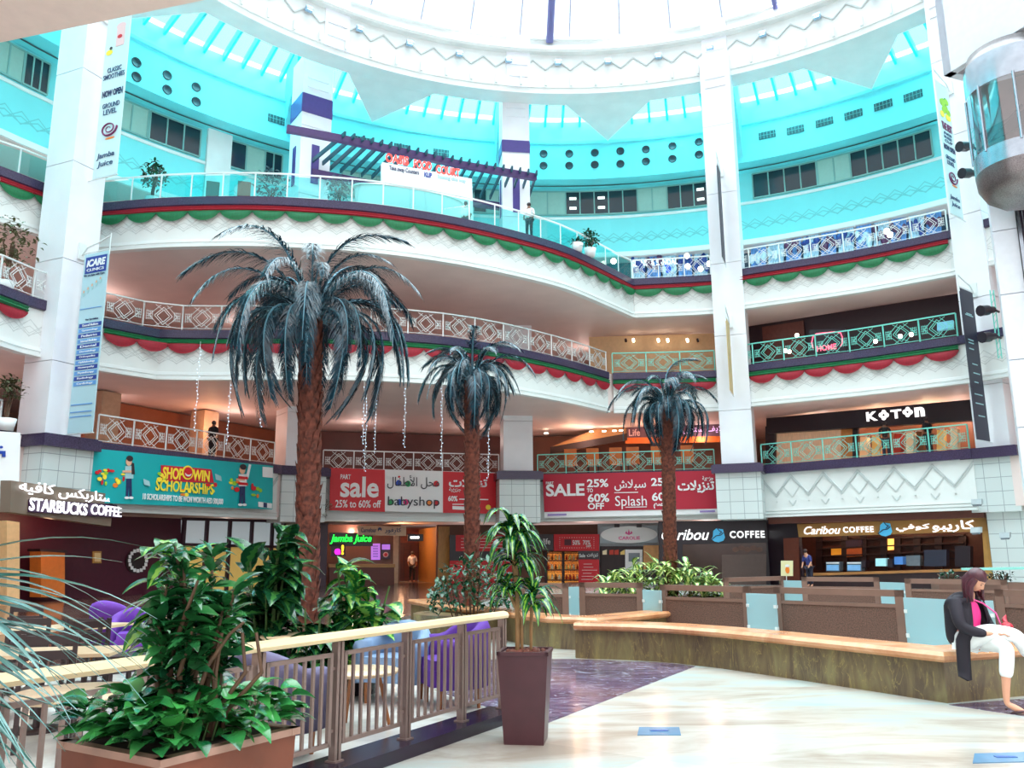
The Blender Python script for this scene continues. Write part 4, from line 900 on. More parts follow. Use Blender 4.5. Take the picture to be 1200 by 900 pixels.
# ---- brown framed coffee counter
w=.6
wallbox('trim_44',FD,.1,900,1153,2.85,3.15,mat('lintel_brown',(86,38,26),.5),.3,py=605)
wallbox('wall_counter_back',FD,w+3.2,905,1190,0,3.1,mat('back_brown',(78,38,28),.5,var=.1),py=640)
kb=Sign('shop_sign','long brown coffee counter sign with white writing in two scripts and blue emblem','sign',FD,w,1045,632)
KB=mat('sign_brown',(166,120,62),.45,var=.04); kb.panel('board',KB,[(934,614.5),(1154,606.5),(1159,622.5),(936,629.5)],th=.2)
kb.text('Caribou',LWH,942,616.5,985,626,bold=.012,shear=.35); kb.text('COFFEE',LWH,988,617,1024,624,bold=.03,space=1.2); kb.text(arab('كوفي'),LWH,1050,614,1090,623,bold=.02); kb.text(arab('كاريبو'),LWH,1092,610,1142,623.5,bold=.02); caribou(kb,1038,620,.95)
pp=Sign('counter_post','gold brown timber post at the end of the coffee counter','post',FD,w,1158,700); pp.panel('post',GOLD,[(1151,622),(1160,622),(1166,700),(1156,700)],th=.3)
p2_=Sign('counter_post','dark timber post between the dark wall and the coffee counter','post',FD,w,928,700); p2_.panel('post',mat('post_rust',(96,42,26),.4),[(918,631),(936,630),(938,700),(920,700)],th=.3); 
cu=Sign('coffee_counter','long dark coffee counter behind the brown boards','counter',FD,w+.3,1020,700); cu.panel('front',DARK,[(940,675),(1150,669),(1152,705),(941,708)],th=.7); cu.panel('top',TAN,[(939,672),(1151,666),(1151,669),(939,675)],y=-.06,th=.8)
# shelving behind
sv=Sign('wall_shelf','dark wall shelving with lit bays behind the coffee counter','shelf',FD,w+3.,1030,660)
mb=MB()
for px in (960,990,1012,1036,1052,1075,1100,1128): a=sv.h(px,628); c=sv.h(px,668); mb.bar((a[0],0,a[1]),(c[0],0,c[1]),.3,.1)
for dy in (0,9,18,27): a=sv.h(958,634+dy); c=sv.h(1130,627+dy); mb.bar((a[0],0,a[1]),(c[0],0,c[1]),.3,.06)
mb.build('frame',DARK,sv.t); sv.panel('lit_bay',light_mat('bay_glow',(255,170,80),2.2),[(1037,631),(1050,630),(1050,644),(1037,645)],y=.12,th=.02); sv.panel('lit_bay',mat('bay_amber',(230,150,50),.5,em=.5,emc=(240,150,40)),[(973,642),(987,642),(987,651),(973,651)],y=.1,th=.02)
sv.panel('chalkboard',mat('chalk_violet',(60,44,70),.5),[(992,632),(1011,631),(1011,640),(992,641)],y=-.1,th=.05); sv.panel('bread_picture',mat('bread_orange',(190,100,50),.5),[(993,643),(1011,639),(1011,652),(993,653)],y=-.1,th=.05)
for (x,y,wd,h,m,lab) in ((976,664,16,11,'blue','blue faced pastry fridge on the coffee counter, first of two'),(1001,664,17,11,'blue','blue faced pastry fridge on the coffee counter beside the dark tablet'),(1032,659,12,9,'cyan','pale cyan till screen on the coffee counter'),(1053,657,10,9,'blue2','blue till screen on the coffee counter behind the barista'),(1012,661,5,8,'dark','small dark tablet standing on the coffee counter'),(1043,660,6,10,'dark','dark coffee grinder on the counter below the lit bay'),(1070,657,16,12,'glass','glass pastry case on the coffee counter'),(1096,654,26,19,'navy','large dark navy cabinet at the end of the coffee counter'),(1128,652,18,24,'dark','tall dark drinks cabinet beside the gold timber post')):
    s_=Sign('counter_machine',lab,'appliance',FD,w+.35,x,y+h/2); mm={'blue':mat('fridge_blue',(110,160,205),.3,em=.3,emc=(120,180,230)),'cyan':mat('till_cyan',(160,215,225),.3,em=.4,emc=(160,220,230)),'blue2':mat('till_blue',(70,120,190),.3,em=.3,emc=(80,140,210)),'dark':BLKF,'navy':mat('cabinet_navy',(42,46,66),.4),'glass':mat('case_grey',(110,120,130),.2)}[m]
    s_.panel('body',mm if m!='blue' else mat('fridge_body',(90,110,130),.4),[(x-wd/2,y-h/2),(x+wd/2,y-h/2-.3),(x+wd/2,y+h/2),(x-wd/2,y+h/2)],th=.4)
    if m=='blue':
        s_.panel('lit_front',mm,[(x-wd/2+1,y-h/2+3.5),(x+wd/2-1,y-h/2+3.5),(x+wd/2-1,y+h/2-1),(x-wd/2+1,y+h/2-1)],y=-.03,th=.02); s_.panel('top_strip',CW,[(x-wd/2+.5,y-h/2+.5),(x+wd/2-.5,y-h/2+.3),(x+wd/2-.5,y-h/2+2),(x-wd/2+.5,y-h/2+2)],y=-.03,th=.02)
ps=Sign('poster_stand','small bright drinks poster in a stand left of the coffee counter','poster',FD,-.3,922,676); ps.panel('sheet',paint('poster_cream',(236,230,180)),[(915,657),(929,657),(929,675),(915,675)],th=.04); ps.blob('cup_picture',ORG,923,668,2.4,4); ps.blob('cup_picture',CW,923,663,2.6,1.6,y=-.04); ps.line('stand_leg',STEEL,[(922,675),(922,700)],.8)
for q in ((960,640),(1045,632),(1110,640)): plight(*FD.pt(FD.hit(*q,2)[0],2.2,2.7),45,(1,.6,.35))
# tile clad side wall with small wall lamps right of the counter
for px,py in ((1177,628),(1144,589),(1143,622)):
    s_=Sign('wall_lamp','white box wall lamp '+{1177:'on the tiled pedestal right of the coffee counter',1144:'under the zigzag fascia near the lift tower',1143:'at the dark end of the brown coffee lintel'}[px],'lamp',FD,-.55 if px!=1177 else -1.6,px,py+4); s_.panel('housing',mat('lamp_grey',(190,200,206),.4),[(px-6,py-4),(px+6,py-4.5),(px+6,py+2),(px-6,py+2.5)],th=.25); s_.panel('lens',mat('lens_grey',(120,130,140),.2),[(px-5,py+2.5),(px+5,py+2),(px+4,py+4),(px-4,py+4.5)],y=.02,th=.2)
# ---- first gallery: fashion store with flower-shaped letters
w=3.2
ks=Sign('shop_sign','black store fascia with large white letters, two of them flower shaped','sign',FD,w,1040,505)
ks.panel('board',BLKF,[(898,490),(1150,467),(1150,492),(898,508)],th=.4)
ks.text('K',LWH,1015.5,482.5,1029,493.5,y=-.05,bold=.04); ks.text('T',LWH,1044,480,1057,490.5,y=-.05,bold=.04); ks.text('n',LWH,1072,477,1084,488.5,y=-.05,bold=.06)
for cx,cy in ((1036,486.5),(1064,483)):
    for dx,dy in ((3.2,0),(-3.2,0),(0,3.2),(0,-3.2)): ks.blob('flower_letter',LWH,cx+dx,cy+dy,2.9,2.9,y=-.05,n=12)
    ks.blob('flower_letter',BLKF,cx,cy,1.4,1.4,y=-.07,n=10)
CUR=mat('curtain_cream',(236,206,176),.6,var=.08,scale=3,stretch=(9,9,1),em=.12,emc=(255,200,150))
kw=Sign('shop_window','lit store window with pale curtains behind the teal-lit railing','window',FD,w+.55,955,550); kw.panel('curtain',CUR,[(908,506),(1000,498),(1000,562),(908,562)],y=.1,th=.05); kw.panel('frame_post',BLKF,[(1000,496),(1006,496),(1006,562),(1000,562)],y=-.1,th=.2); kw.panel('frame_post',BLKF,[(898,500),(909,500),(909,565),(898,565)],y=-.1,th=.2); kw.panel('orange_strip',WARM,[(985,498),(1000,497),(1000,560),(985,560)],y=.05,th=.04)
wallbox('wall_store_back',FD,w+3.5,990,1200,Z1,8.3,mat('store_amber',(150,96,66),.5,var=.12,scale=.8),py=510)
for x,c in ((1012,'goods_cream'),(1026,'goods_gold'),(1052,'goods_red'),(1066,'goods_cream'),(1078,'goods_brown'),(1102,'goods_gold'),(1118,'goods_cream')): 
    s_=Sign('clothes_rack','lit clothes display inside the fashion store below the large white letters','clothes rack',FD,w+1.5,x,540-(x-1012)*.09,group='clothes displays in the fashion store'); s_.panel('garments',MATS[c],[(x-4,512-(x-1012)*.09),(x+4,512-(x-1012)*.09),(x+4.5,536-(x-1012)*.09),(x-4.5,536-(x-1012)*.09)],th=.4); s_.line('rack_bar',STEEL,[(x-5,511-(x-1012)*.09),(x+5,511-(x-1012)*.09)],.7)
for x in (1010,1025,1045,1062,1080,1098,1110,1125): q=FD.hit(x,498-(x-1000)*.1,w+.9); b=MB(); b.lathe([(0,0),(.09,0),(.09,.06),(0,.06)],(0,0,0),10); o=b.build('downlight',LAMPW,loc=FD.pt(q[0],w+.9,min(q[1],8.2))); tag(o,'small warm spotlight under the ceiling of the fashion store','light fitting','spotlights in the fashion store')
for x in (950,1030,1090): plight(*FD.pt(FD.hit(x,500,w+1.5)[0],w+1.6,7.8),40,(1,.68,.42))
# first gallery: restaurant with orange chairs
w=4.
wallbox('wall_restaurant',FC,w+2,610,870,Z1,8.4,BRN,py=520)
rt=Sign('canopy','tan timber canopy with dark fringe over the restaurant','canopy',FC,w,720,520); rt.panel('roof_board',TAN,[(645,524),(707,499),(735,500),(735,512),(645,530)],th=1.2); rt.panel('fringe',mat('fringe_dark',(50,28,24),.7),[(645,524),(735,508),(735,516),(645,532)],y=-.1,th=.08)
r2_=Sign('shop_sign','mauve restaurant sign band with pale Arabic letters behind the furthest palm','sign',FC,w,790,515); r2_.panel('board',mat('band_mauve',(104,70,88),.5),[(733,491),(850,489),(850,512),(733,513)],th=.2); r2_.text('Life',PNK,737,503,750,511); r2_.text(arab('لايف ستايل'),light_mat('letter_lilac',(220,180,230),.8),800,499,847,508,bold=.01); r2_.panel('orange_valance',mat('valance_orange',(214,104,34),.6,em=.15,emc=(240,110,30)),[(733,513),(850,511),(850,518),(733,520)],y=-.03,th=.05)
OC=mat('chair_orange',(226,120,50),.5); 
def rest_chair():
    t=thing('restaurant_chair','','chair'); b=MB(); b.box((0,0,.44),(.5,.5,.08)); b.build('seat',OC,t); b=MB(); b.box((0,.22,.78),(.52,.06,.62)); b.build('backrest',OC,t)
    for sx in (-1,1):
        for sy in (-1,1): b=MB(); b.box((sx*.21,sy*.21,.2),(.04,.04,.4)); b.build('leg',DARK,t)
    return t
c0=rest_chair()
for i,(px,hh) in enumerate(((669,1),(695,1),(722,1),(742,1),(771,1),(806,1))):
    u=FC.hit(px,545,.9)[0]; loc=FC.pt(u,1.0,Z1); q=c0 if i==0 else dup(c0,loc,FC.rz+PI); q.location=loc; q.rotation_euler=(0,0,FC.rz+PI); q.scale=(1.25,1,1.25); tag(q,'orange restaurant chair seen through the lattice railing above the dark red banner','chair','orange chairs in the first gallery')
for x in (640,693,708,720,728): q=FC.hit(x,505 if x>650 else 497,w-.6); b=MB(); b.lathe([(0,0),(.12,0),(.12,.05),(0,.05)],(0,0,0),10); o=b.build('downlight',LAMPW,loc=FC.pt(q[0],w-.6,min(8.2,q[1]))); tag(o,'small warm ceiling spot over the orange chairs of the first gallery','light fitting','ceiling spots over the orange chairs')
for x in (670,760): plight(*FC.pt(FC.hit(x,520,2.5)[0],2.6,7.8),50,(1,.6,.38))
# dark deep openings
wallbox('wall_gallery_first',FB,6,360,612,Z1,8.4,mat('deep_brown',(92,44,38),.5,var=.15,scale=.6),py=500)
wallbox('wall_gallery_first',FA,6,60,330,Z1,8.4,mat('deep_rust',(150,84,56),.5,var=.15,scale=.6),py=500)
for px in (118,238): 
    u=FA.hit(px,520,4.5)[0]; b=MB(); b.box((u,0,(Z1+8.4)/2),(.9,.9,2.8)); struct(b.build('pillar',BEIGE,loc=FA.pt(0,4.5),rz=FA.rz))
plight(*FA.pt(FA.hit(235,500,4.)[0],3.4,7.4),60,(1,.5,.25))
# ---- second gallery
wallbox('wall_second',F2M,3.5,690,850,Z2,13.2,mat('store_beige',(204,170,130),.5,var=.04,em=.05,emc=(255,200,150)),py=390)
for x in (733,742,771,782,805,817): 
    q=F2M.hit(x,398,3.2); b=MB(); b.tube([(0,0,0),(0,-.1,-.15)],.07,8); 
    o=b.build('spotlight',LAMPW if x in (742,771,782,805) else BLKF,loc=F2M.pt(q[0],3.1,q[1])); tag(o,'small ceiling spotlight in front of the beige wall of the second gallery','light fitting','spotlights of the beige second gallery store')
wallbox('wall_second',F2D,3.5,860,1200,Z2,13.2,mat('store_black',(40,18,30),.4),py=385)
wallbox('wall_second',F2D,3.3,893,942,Z2,13.0,mat('store_rust',(96,48,40),.4,var=.1),py=385)
hs=Sign('neon_sign','pink neon HOME sign with rounded frame behind the second gallery railing','sign',F2D,.9,970,412); NP=light_mat('neon_pink',(255,90,120),1.8)
hs.line('neon_frame',NP,[(953,408),(951,402),(953,394),(957,391),(978,389),(985,390),(987,395),(987,402),(985,406)],1.1,y=0); hs.text('HOME',NP,957,404,980,410.5,y=0,bold=.01); hs.panel('backing',BLKF,[(948,386),(990,385),(990,412),(948,415)],y=.08,th=.05)
bx=Sign('display_box','pale blue display box in the second gallery shop beside the HOME sign','box',F2D,1.2,1106,384); bx.panel('face',mat('display_cyan',(120,190,215),.4,em=.25,emc=(120,200,230)),[(1098,378),(1117,375),(1117,384),(1098,387)],th=.3)
for x,y in ((934,393),(920,411),(925,412),(1055,394),(1026,400),(1068,392)): 
    q=F2D.hit(x,y,1.4); b=MB(); b.sphere((0,0,0),.1,8,6); o=b.build('lamp_globe',LAMPW,loc=F2D.pt(q[0],1.4,max(q[1],Z2+.15))); tag(o,'small glowing display lamp behind the second gallery railing','lamp','display lamps in the second gallery')
# ---- top gallery, blue lit shops on the right
BLU2=mat('display_blue',(60,110,170),.4,var=.5,scale=9,em=.35,emc=(90,160,230),stretch=(1,1,.3)); BLU3=mat('display_ice',(150,190,220),.4,var=.6,scale=12,em=.3,emc=(140,200,235),stretch=(3,3,.3))
for F,x0,x1 in ((F3M,700,850),(F3D,860,1140)): wallbox('wall_display',F,8.,x0-20,x1+20,Z3,Z4-.1,mat('display_dark',(40,70,90),.4),py=310)
i=0
for F,x0,x1,n in ((F3M,740,832,5),(F3D,880,1106,11)):
    for k in range(n):
        a=x0+(x1-x0)*k/n; c=x0+(x1-x0)*(k+.86)/n; y=312 if F is F3M else 300-(a-880)*.17
        s_=Sign('shop_display','lit blue shop display behind the top gallery railing','display',F,7.4,(a+c)/2,y+14,group='blue lit displays of the top gallery'); s_.panel('lit_back',BLU2 if i%2 else BLU3,[(a,y-16),(c,y-17),(c,y+14),(a,y+14)],th=.06)
        b=MB()
        for q in range(5): u,z=s_.h(a+(c-a)*(q+.5)/5,y+rnd.uniform(-8,6)); b.sphere((u,-.15,z),rnd.uniform(.1,.2),6,4,(1,.6,rnd.uniform(1,2.4)))
        b.build('goods',rnd.choice([mat('goods_navy',(30,60,140),.3),mat('goods_ice',(190,220,235),.3),mat('goods_plum',(90,50,90),.3)]),s_.t); i+=1
il=Sign('shop_sign','white ISLAND sandal shop lettering behind the top gallery railing','sign',F3M,7.2,765,312); il.text('ISLAND & SANDAL',LWH,739,304.5,794,311,bold=.01,y=0)
bp_=Sign('wall_poster','large dark blue round display emblem in the sandal shop','display',F3M,7.2,781,325); bp_.blob('emblem',mat('emblem_deep_blue',(20,70,180),.4,em=.3,emc=(20,80,220)),781,315,5.5,5,y=0)
for x,y in ((805,300),(806,312),(821,315),(831,309),(719,306),(1039,271),(1043,275)):
    F=F3M if x<850 else F3D; q=F.hit(x,y,1.8 if x!=719 else -2); b=MB(); b.sphere((0,0,0),.14,8,6); o=b.build('lamp_globe',LAMPW,loc=F.pt(q[0],1.8 if x!=719 else -2,max(q[1],Z3+.2))); tag(o,'small glowing globe lamp behind the top gallery railing','lamp','globe lamps of the top gallery')
# ---- food court balcony: pergola, board, counter
PUL=mat('pergola_plum',(70,44,96),.45); TEALS=mat('pergola_slat_teal',(20,70,88),.5)
pg=thing('pergola','dark plum pergola beam with teal slats in front of both navy banded pillars','pergola',atz(480,180,20.8)); pl=pg.location.copy()
bpts=[atz(x,y,20.8) for x,y in ((336,151),(400,163),(470,178),(545,194),(628,208))]; b=MB()
for p,q in zip(bpts,bpts[1:]): b.bar(p-pl,q-pl,.25,.34)
b.build('front_beam',PUL,pg); b=MB(); bp2=[]
for p in bpts[1:]: d=Vector((p.x-O.x,p.y-O.y,0)).normalized(); bp2.append(p+d*3.6-Vector((0,0,.3)))
for p,q in zip(bp2,bp2[1:]): b.bar(p-pl,q-pl,.25,.4)
b.build('back_beam',PUL,pg); sl=MB(); sl.bar((0,-.45,0),(0,4.2,0),.08,.22); sme=sl.mesh('slat',TEALS)
for p in resample([v.xy for v in bpts[1:]],.46): d=Vector((p.x-O.x,p.y-O.y)).normalized(); obj('slat',sme,pg,(p.x-pl.x,p.y-pl.y,.12),(R(4),0,math.atan2(d.y,d.x)-PI/2))
FK=Fr(atz(447,190,19.3),atz(554,209,19.3)); fk=Sign('shop_board','long white food court board under the pergola with red neon letters on top','sign',FK,0,500,235); fk.panel('board',CW,[(448,190),(553,209.5),(555,262),(448,262)],th=.3)
NR=light_mat('neon_red',(255,60,50),1.6)
fk.text('FOOD COURT',NR,483,186.5,538,206,y=-.05,bold=.03) if 0 else None
for txt,x0,y0,x1,y1 in (('OASIS',452,183,479,193.5),('FOOD',485,190,506,200),('COURT',511,197,539,207)): fk.text(txt,NR,x0,y0-1.5,x1,y1-1.5,y=.0,bold=.03)
fk.text('Take away Counters',NAVY,456,197,491,203.5,y=-.03); fk.text('KLIP',DB,497,202.5,506,208,y=-.03,bold=.03); fk.text('Seating this way',GY,513,207.5,546,213,y=-.03)
ct=thing('oval_counter','white rounded service counter behind the glass of the food court balcony','counter',atz(492,247,Z3)+Vector((-.6,1.3,0)),R(24)); b=MB(); b.lathe([(2.3,0),(2.35,1.2)],(0,0,0),40,sy=.32); b.build('front',CW,ct); b=MB(); b.lathe([(0,1.28),(2.42,1.28),(2.44,1.22),(2.35,1.2)],(0,0,0),40,sy=.32); b.build('top',WHITE,ct)
plight(*(atz(500,230,18.5)+Vector((0,3,0))),60,(.8,1,1))
# ================================================================ hall floor
LF=marble('light_marble',(164,150,138),(192,188,180),(178,202,202),.55,.16,stretch=(.6,2.2,1),rotz=R(-25),tile=(3.2,3.2,(.93,.93,.93,1),R(35),0))
b=MB(); b.box((1.5,20,-.06),(64,62,.12)); struct(b.build('floor',LF))
DF=marble('dark_marble',(52,40,70),(92,74,104),(140,118,140),1.2,.12,stretch=(1,3,1),tile=(.62,.3,(.7,.75,.8,1),R(0),.5),vein=(210,214,226))
inl=[atz(815,781,0).xy,atz(785,777,0).xy,atz(672,772.5,0).xy,atz(560,773,0).xy,(-.9,8.9),(.12,8.72),(.02,8.0),atz(640,848,0).xy]
b=MB(); b.prism(inl,0.,.004); o=b.build('floor',DF); struct(o)
b=MB(); b.prism([atz(1112,826,0).xy,atz(1250,847,0).xy,atz(1250,815,0).xy],0.,.004); struct(b.build('floor',DF))
# raised cafe floor with dark kerb under the railing
K0=Vector((-.12,8.75)); K1=Vector((-3.1,3.55)); kd=(K1-K0).normalized(); kn=Vector((-kd.y,kd.x))      # kn points to the cafe side? fixed below
if kn.x>0: kn=-kn
CAFE=marble('cafe_marble',(190,184,180),(222,218,212),(240,240,238),.8,.15)
b=MB(); b.prism([K0+kn*.12,K1+kn*.12,(-9,3.5),(-6.,11.5),(-2.2,12.2)],0.,.075); struct(b.build('floor',CAFE))
b=MB(); b.prism([(-9,3.5),(-24,3.5),(-24,30),(-12,44),(0,46),(1.5,40),(-3.2,19.),(-2.2,12.2),(-6.,11.5)],0.,.07); struct(b.build('floor',marble('brown_marble',(54,36,34),(84,58,52),(120,92,84),.7,.14,tile=(.9,.9,(.7,.7,.7,1),R(10),0))))
kb_=MB(); kk=[K0+kn*.14,K1+kn*.14,K1-kn*.2,K0-kn*.2]; kb_.prism(kk,0,.1); o=kb_.build('kerb',mat('kerb_black',(38,28,46),.25,var=.2,scale=20)); tag(o,'dark stone kerb under the metal cafe railing','kerb'); o['kind']='structure'
# ================================================================ cafe railing
RM=mat('rail_bronze',(150,128,122),.35,metal=.55,var=.03); RW=mat('rail_oak',(236,210,166),.3,var=.05,scale=3,stretch=(1,8,1))
def rl(px,py): p=atz(px,py,1.0); return p
r0=atz(593,717,1.0).xy; r1=atz(0,795,1.0).xy; rd=(r1-r0).normalized(); 
# straight line fitted through the posts
r0=Vector((-.1,8.72)); r1=Vector((-3.0,3.65)); rd=(r1-r0).normalized(); FRl=Fr(r1,r0)
cr_=thing('cafe_railing','long metal cafe railing with pale oak handrail running past the planters','railing',(r1.x,r1.y,.1),FRl.rz)
b=MB(); L=FRl.L
prof=[(-.055,.86),(-.065,.885),(-.045,.915),(0,.925),(.045,.915),(.065,.885),(.055,.86),(0,.85)]
vs=[];
for x in (-.3,L): vs+=[(x,y,z) for y,z in prof]
n=8; b.add(vs,[(i,(i+1)%n,n+(i+1)%n,n+i)[::-1] for i in range(n)]+[tuple(range(n)),tuple(range(n,2*n))[::-1]],None,False); b.build('handrail',RW,cr_)
upx=[FRl.hit(px,800)[0] for px in (541,476,395,302)]; sp_=sum((a-c) for a,c in zip(upx,upx[1:]))/3
us=[]; u=upx[0]
us=[upx[0]+.88 if upx[0]+.88<L else L-.03]+upx[:4]; u=us[-1]
while u-.88>0: u-=.88; us.append(u)
pp_=MB(); pp_.box((-.022,0,.425),(.028,.06,.85)); pp_.box((.022,0,.425),(.028,.06,.85)); pp_.box((0,0,.006),(.1,.1,.012)); pme=pp_.mesh('post',RM)
for u in us: obj('post',pme,cr_,(u,0,0))
us=sorted(us)
for a,c in zip(us,us[1:]):
    w_=c-a-.16; m=(a+c)/2; f=MB()
    for z in (.13,.76): f.box((0,0,z),(w_,.03,.03))
    for s_ in (-1,1): f.box((s_*w_/2,0,.445),(.03,.03,.66)); [f.box((s_*(w_/2+.04),0,z),(.08,.02,.02)) for z in (.22,.66)]
    fo=f.build('panel_frame',RM,cr_,(m,0,0)); n=7
    q=MB(); q.box((0,0,.445),(.022,.022,.62)); qm=q.mesh('baluster',RM)
    for i in range(1,n): obj('baluster',qm,fo,(-w_/2+w_*i/n,0,0))
# ================================================================ stone benches
BS=marble('bench_stone',(84,68,52),(108,92,64),(126,116,76),1.4,.28,stretch=(3,3,.8),vein=(150,132,78)); BC=marble('bench_cap',(176,112,74),(196,136,94),(212,160,120),1.2,.22)
def bench(label,front,depth=.55,h=.42):
    front=[Vector(p[:2]) for p in front]; p0=front[0]; t=thing('stone_bench',label,'bench',(p0.x,p0.y,0)); L=[p-p0 for p in front]
    b=MB(); b.sweep(L,[(.07,0),(.07,h),(depth-.07,h),(depth-.07,0)],closed=True); b.build('base',BS,t)
    c=MB(); c.sweep(L,[(.03,h),(-.01,h+.03),(-.02,h+.07),(.02,h+.11),(depth-.02,h+.11),(depth+.02,h+.05),(depth-.03,h)],closed=True); c.build('seat_cap',BC,t); return t
bench('long curving stone bench with orange-brown cap on which the woman sits',[atz(673,772,0),atz(740,774.5,0),atz(785,777.5,0),atz(842,784,0),atz(900,792.5,0),atz(1010,809.5,0),atz(1112,826,0),(5.7,9.75),(8.2,10.6)])
bench('stone planter bench with orange-brown cap behind the potted dracaena',[atz(478,724,.1),atz(520,735,.1),atz(590,744,.1),atz(605,748,.1),atz(640,753,.1),atz(700,756,.1),(2.9,15.9)],.5)
# ================================================================ boards with woven panels and frosted glass between
WV=mat('woven_panel',(104,74,62),.65,var=.3,scale=60,bump=.4); FRM=mat('board_frame',(122,92,80),.45,var=.06,scale=4); FG=glass('frosted_glass',(150,210,215),.05,.3,haze=.6,hazec=(214,234,240))
def board(label,p0,p1,h=1.0):
    F=Fr(p0,p1); t=thing('screen_board',label,'screen',(F.o.x,F.o.y,0),F.rz,); L=F.L; b=MB()
    for x in (.06,L-.06): b.box((x,0,h/2),(.12,.07,h))
    b.box((L/2,0,h-.05),(L,.07,.1)); b.box((L/2,0,.05),(L,.07,.1)); b.box((L/2,0,h-.24),(L,.06,.05))
    b.build('frame',FRM,t); b=MB(); b.box((L/2,0,(h-.16)/2),(L-.22,.03,h-.26)); b.build('woven_panel',WV,t); 
    return t
def gpanel(label,p0,p1,h=.9):
    F=Fr(p0,p1); t=thing('glass_screen',label,'screen',(F.o.x,F.o.y,0),F.rz); L=F.L; b=MB(); b.box((L/2,0,h/2+.03),(L-.05,.02,h-.06)); b.build('frosted_pane',FG,t)
    for x in (.05,L-.05): c=MB(); c.box((x,0,.35),(.05,.05,.06)); c.box((x,0,.05),(.05,.05,.1)); c.box((x,0,.7),(.05,.05,.05)); c.build('clamp',STEEL,t)
    return t
def bl(px,py,z=1.0): return atz(px,py,z).xy
for lab,x0,y0,x1,y1 in (('woven brown screen board behind the dracaena leaves',608,683.5,666,683.5),('woven brown screen board left of the bright low plants, above the bench end',679,682.5,753,683),('woven brown screen board below the bright variegated plants',774,685,878,687.5),('widest woven brown screen board between two frosted glass panes left of the woman',907,688,1058,691.5),('woven brown screen board directly behind the seated woman',1166,690.5,1300,694)): board(lab,bl(x0,y0),bl(x1,y1))
for lab,x0,y0,x1,y1 in (('narrow frosted glass pane between the two leftmost screen boards',664,688.,681,687.5),('frosted glass pane between the boards below the bright plants',752,691,776,692),('frosted glass pane left of the widest screen board',873,695,911,696.5),('widest frosted glass pane, just left of the seated woman',1057,700,1112,702.5),('frosted glass pane hidden partly by the seated woman',1112,702.5,1166,704)): gpanel(lab,bl(x0,y0,.9),bl(x1,y1,.9))
for lab,x0,y0,x1,y1 in (('woven board in the second row, left end, by the bright plants',848,677,918,675),('woven board in the second row in front of the coffee counter',939,676,1030,676.5),('woven board in the second row with small green plants above it',1060,678,1180,679.5)): board(lab,bl(x0,y0),bl(x1,y1))
for lab,x0,y0,x1,y1 in (('small frosted glass pane of the second row beside the drinks poster',917,680,940,680.5),('frosted glass pane of the second row below the dark tablet',1030,682,1062,683)): gpanel(lab,bl(x0,y0,.9),bl(x1,y1,.9))
gt=thing('glass_table_top','long pale teal glass edged shelf above the low green plants at the right','shelf',bl(1134,665,1.15).to_3d()); F=Fr(bl(1134,667,1.2),bl(1230,665,1.2)); gt.location=(F.o.x,F.o.y,0); gt.rotation_euler=(0,0,F.rz); b=MB(); b.box((F.L/2,0,1.2),(F.L,.3,.05)); b.build('glass_top',mat('glass_edge_teal',(150,225,215),.15,var=0),gt); 
for x in (.2,F.L-.2): b=MB(); b.box((x,0,.59),(.05,.2,1.17)); b.build('leg',FRM,gt)
# floor hatches
HB=mat('hatch_blue',(92,128,158),.25,var=.05)
for lab,x0,y0,x1,y1,y2,y3 in (('blue-grey metal floor hatch with dark slot in the pale marble',749,853,796,853,862,862),('blue-grey floor hatch at the lower right corner of the pale floor',1142,884,1215,882,895,893)):
    q=[atz(x0,y0,0),atz(x1,y1,0),atz(x1+2,y3,0),atz(x0-2,y2,0)]; p=q[0]; t=thing('floor_hatch',lab,'hatch',p); b=MB(); b.prism([(a-p).xy for a in q],0,.008); b.build('plate',HB,t); c=sum((a-p for a in q),Vector())/4; b=MB(); b.box((c.x,c.y,.01),(.16,.05,.006)); b.build('slot',mat('slot_navy',(60,90,150),.4,var=0),t)
# ================================================================ leaves and plants
def leaf_mat(name,c1,c2,rough=.22,mid=None,stripe=False,spec=.6):
    """two tone leaf: uv u along the leaf, v across"""
    m,nt,b=newmat(name); u,v=uvxy(nt); N=nt.nodes; L=nt.links
    d=mth(nt,'ABSOLUTE',mth(nt,'SUBTRACT',v,.5))
    nz=N.new('ShaderNodeTexNoise'); nz.inputs['Scale'].default_value=5; tc=N.new('ShaderNodeTexCoord'); L.new(tc.outputs['Object'],nz.inputs['Vector'])
    if mid:
        f=mth(nt,'LESS_THAN',mth(nt,'ADD',d,mth(nt,'MULTIPLY',mth(nt,'SINE',mth(nt,'MULTIPLY',u,40.)),.05)),mid); col=mixc(nt,f,lin(c1),lin(c2))
    else: 
        cr=N.new('ShaderNodeValToRGB'); e=cr.color_ramp.elements; e[0].position=.35; e[1].position=.65; e[0].color=lin(c1); e[1].color=lin(c2); L.new(nz.outputs['Fac'],cr.inputs[0]); col=cr.outputs[0]
    L.new(col,b.inputs['Base Color']); b.inputs['Roughness'].default_value=rough; b.inputs['Specular IOR Level'].default_value=spec
    MATS[name]=m; return m
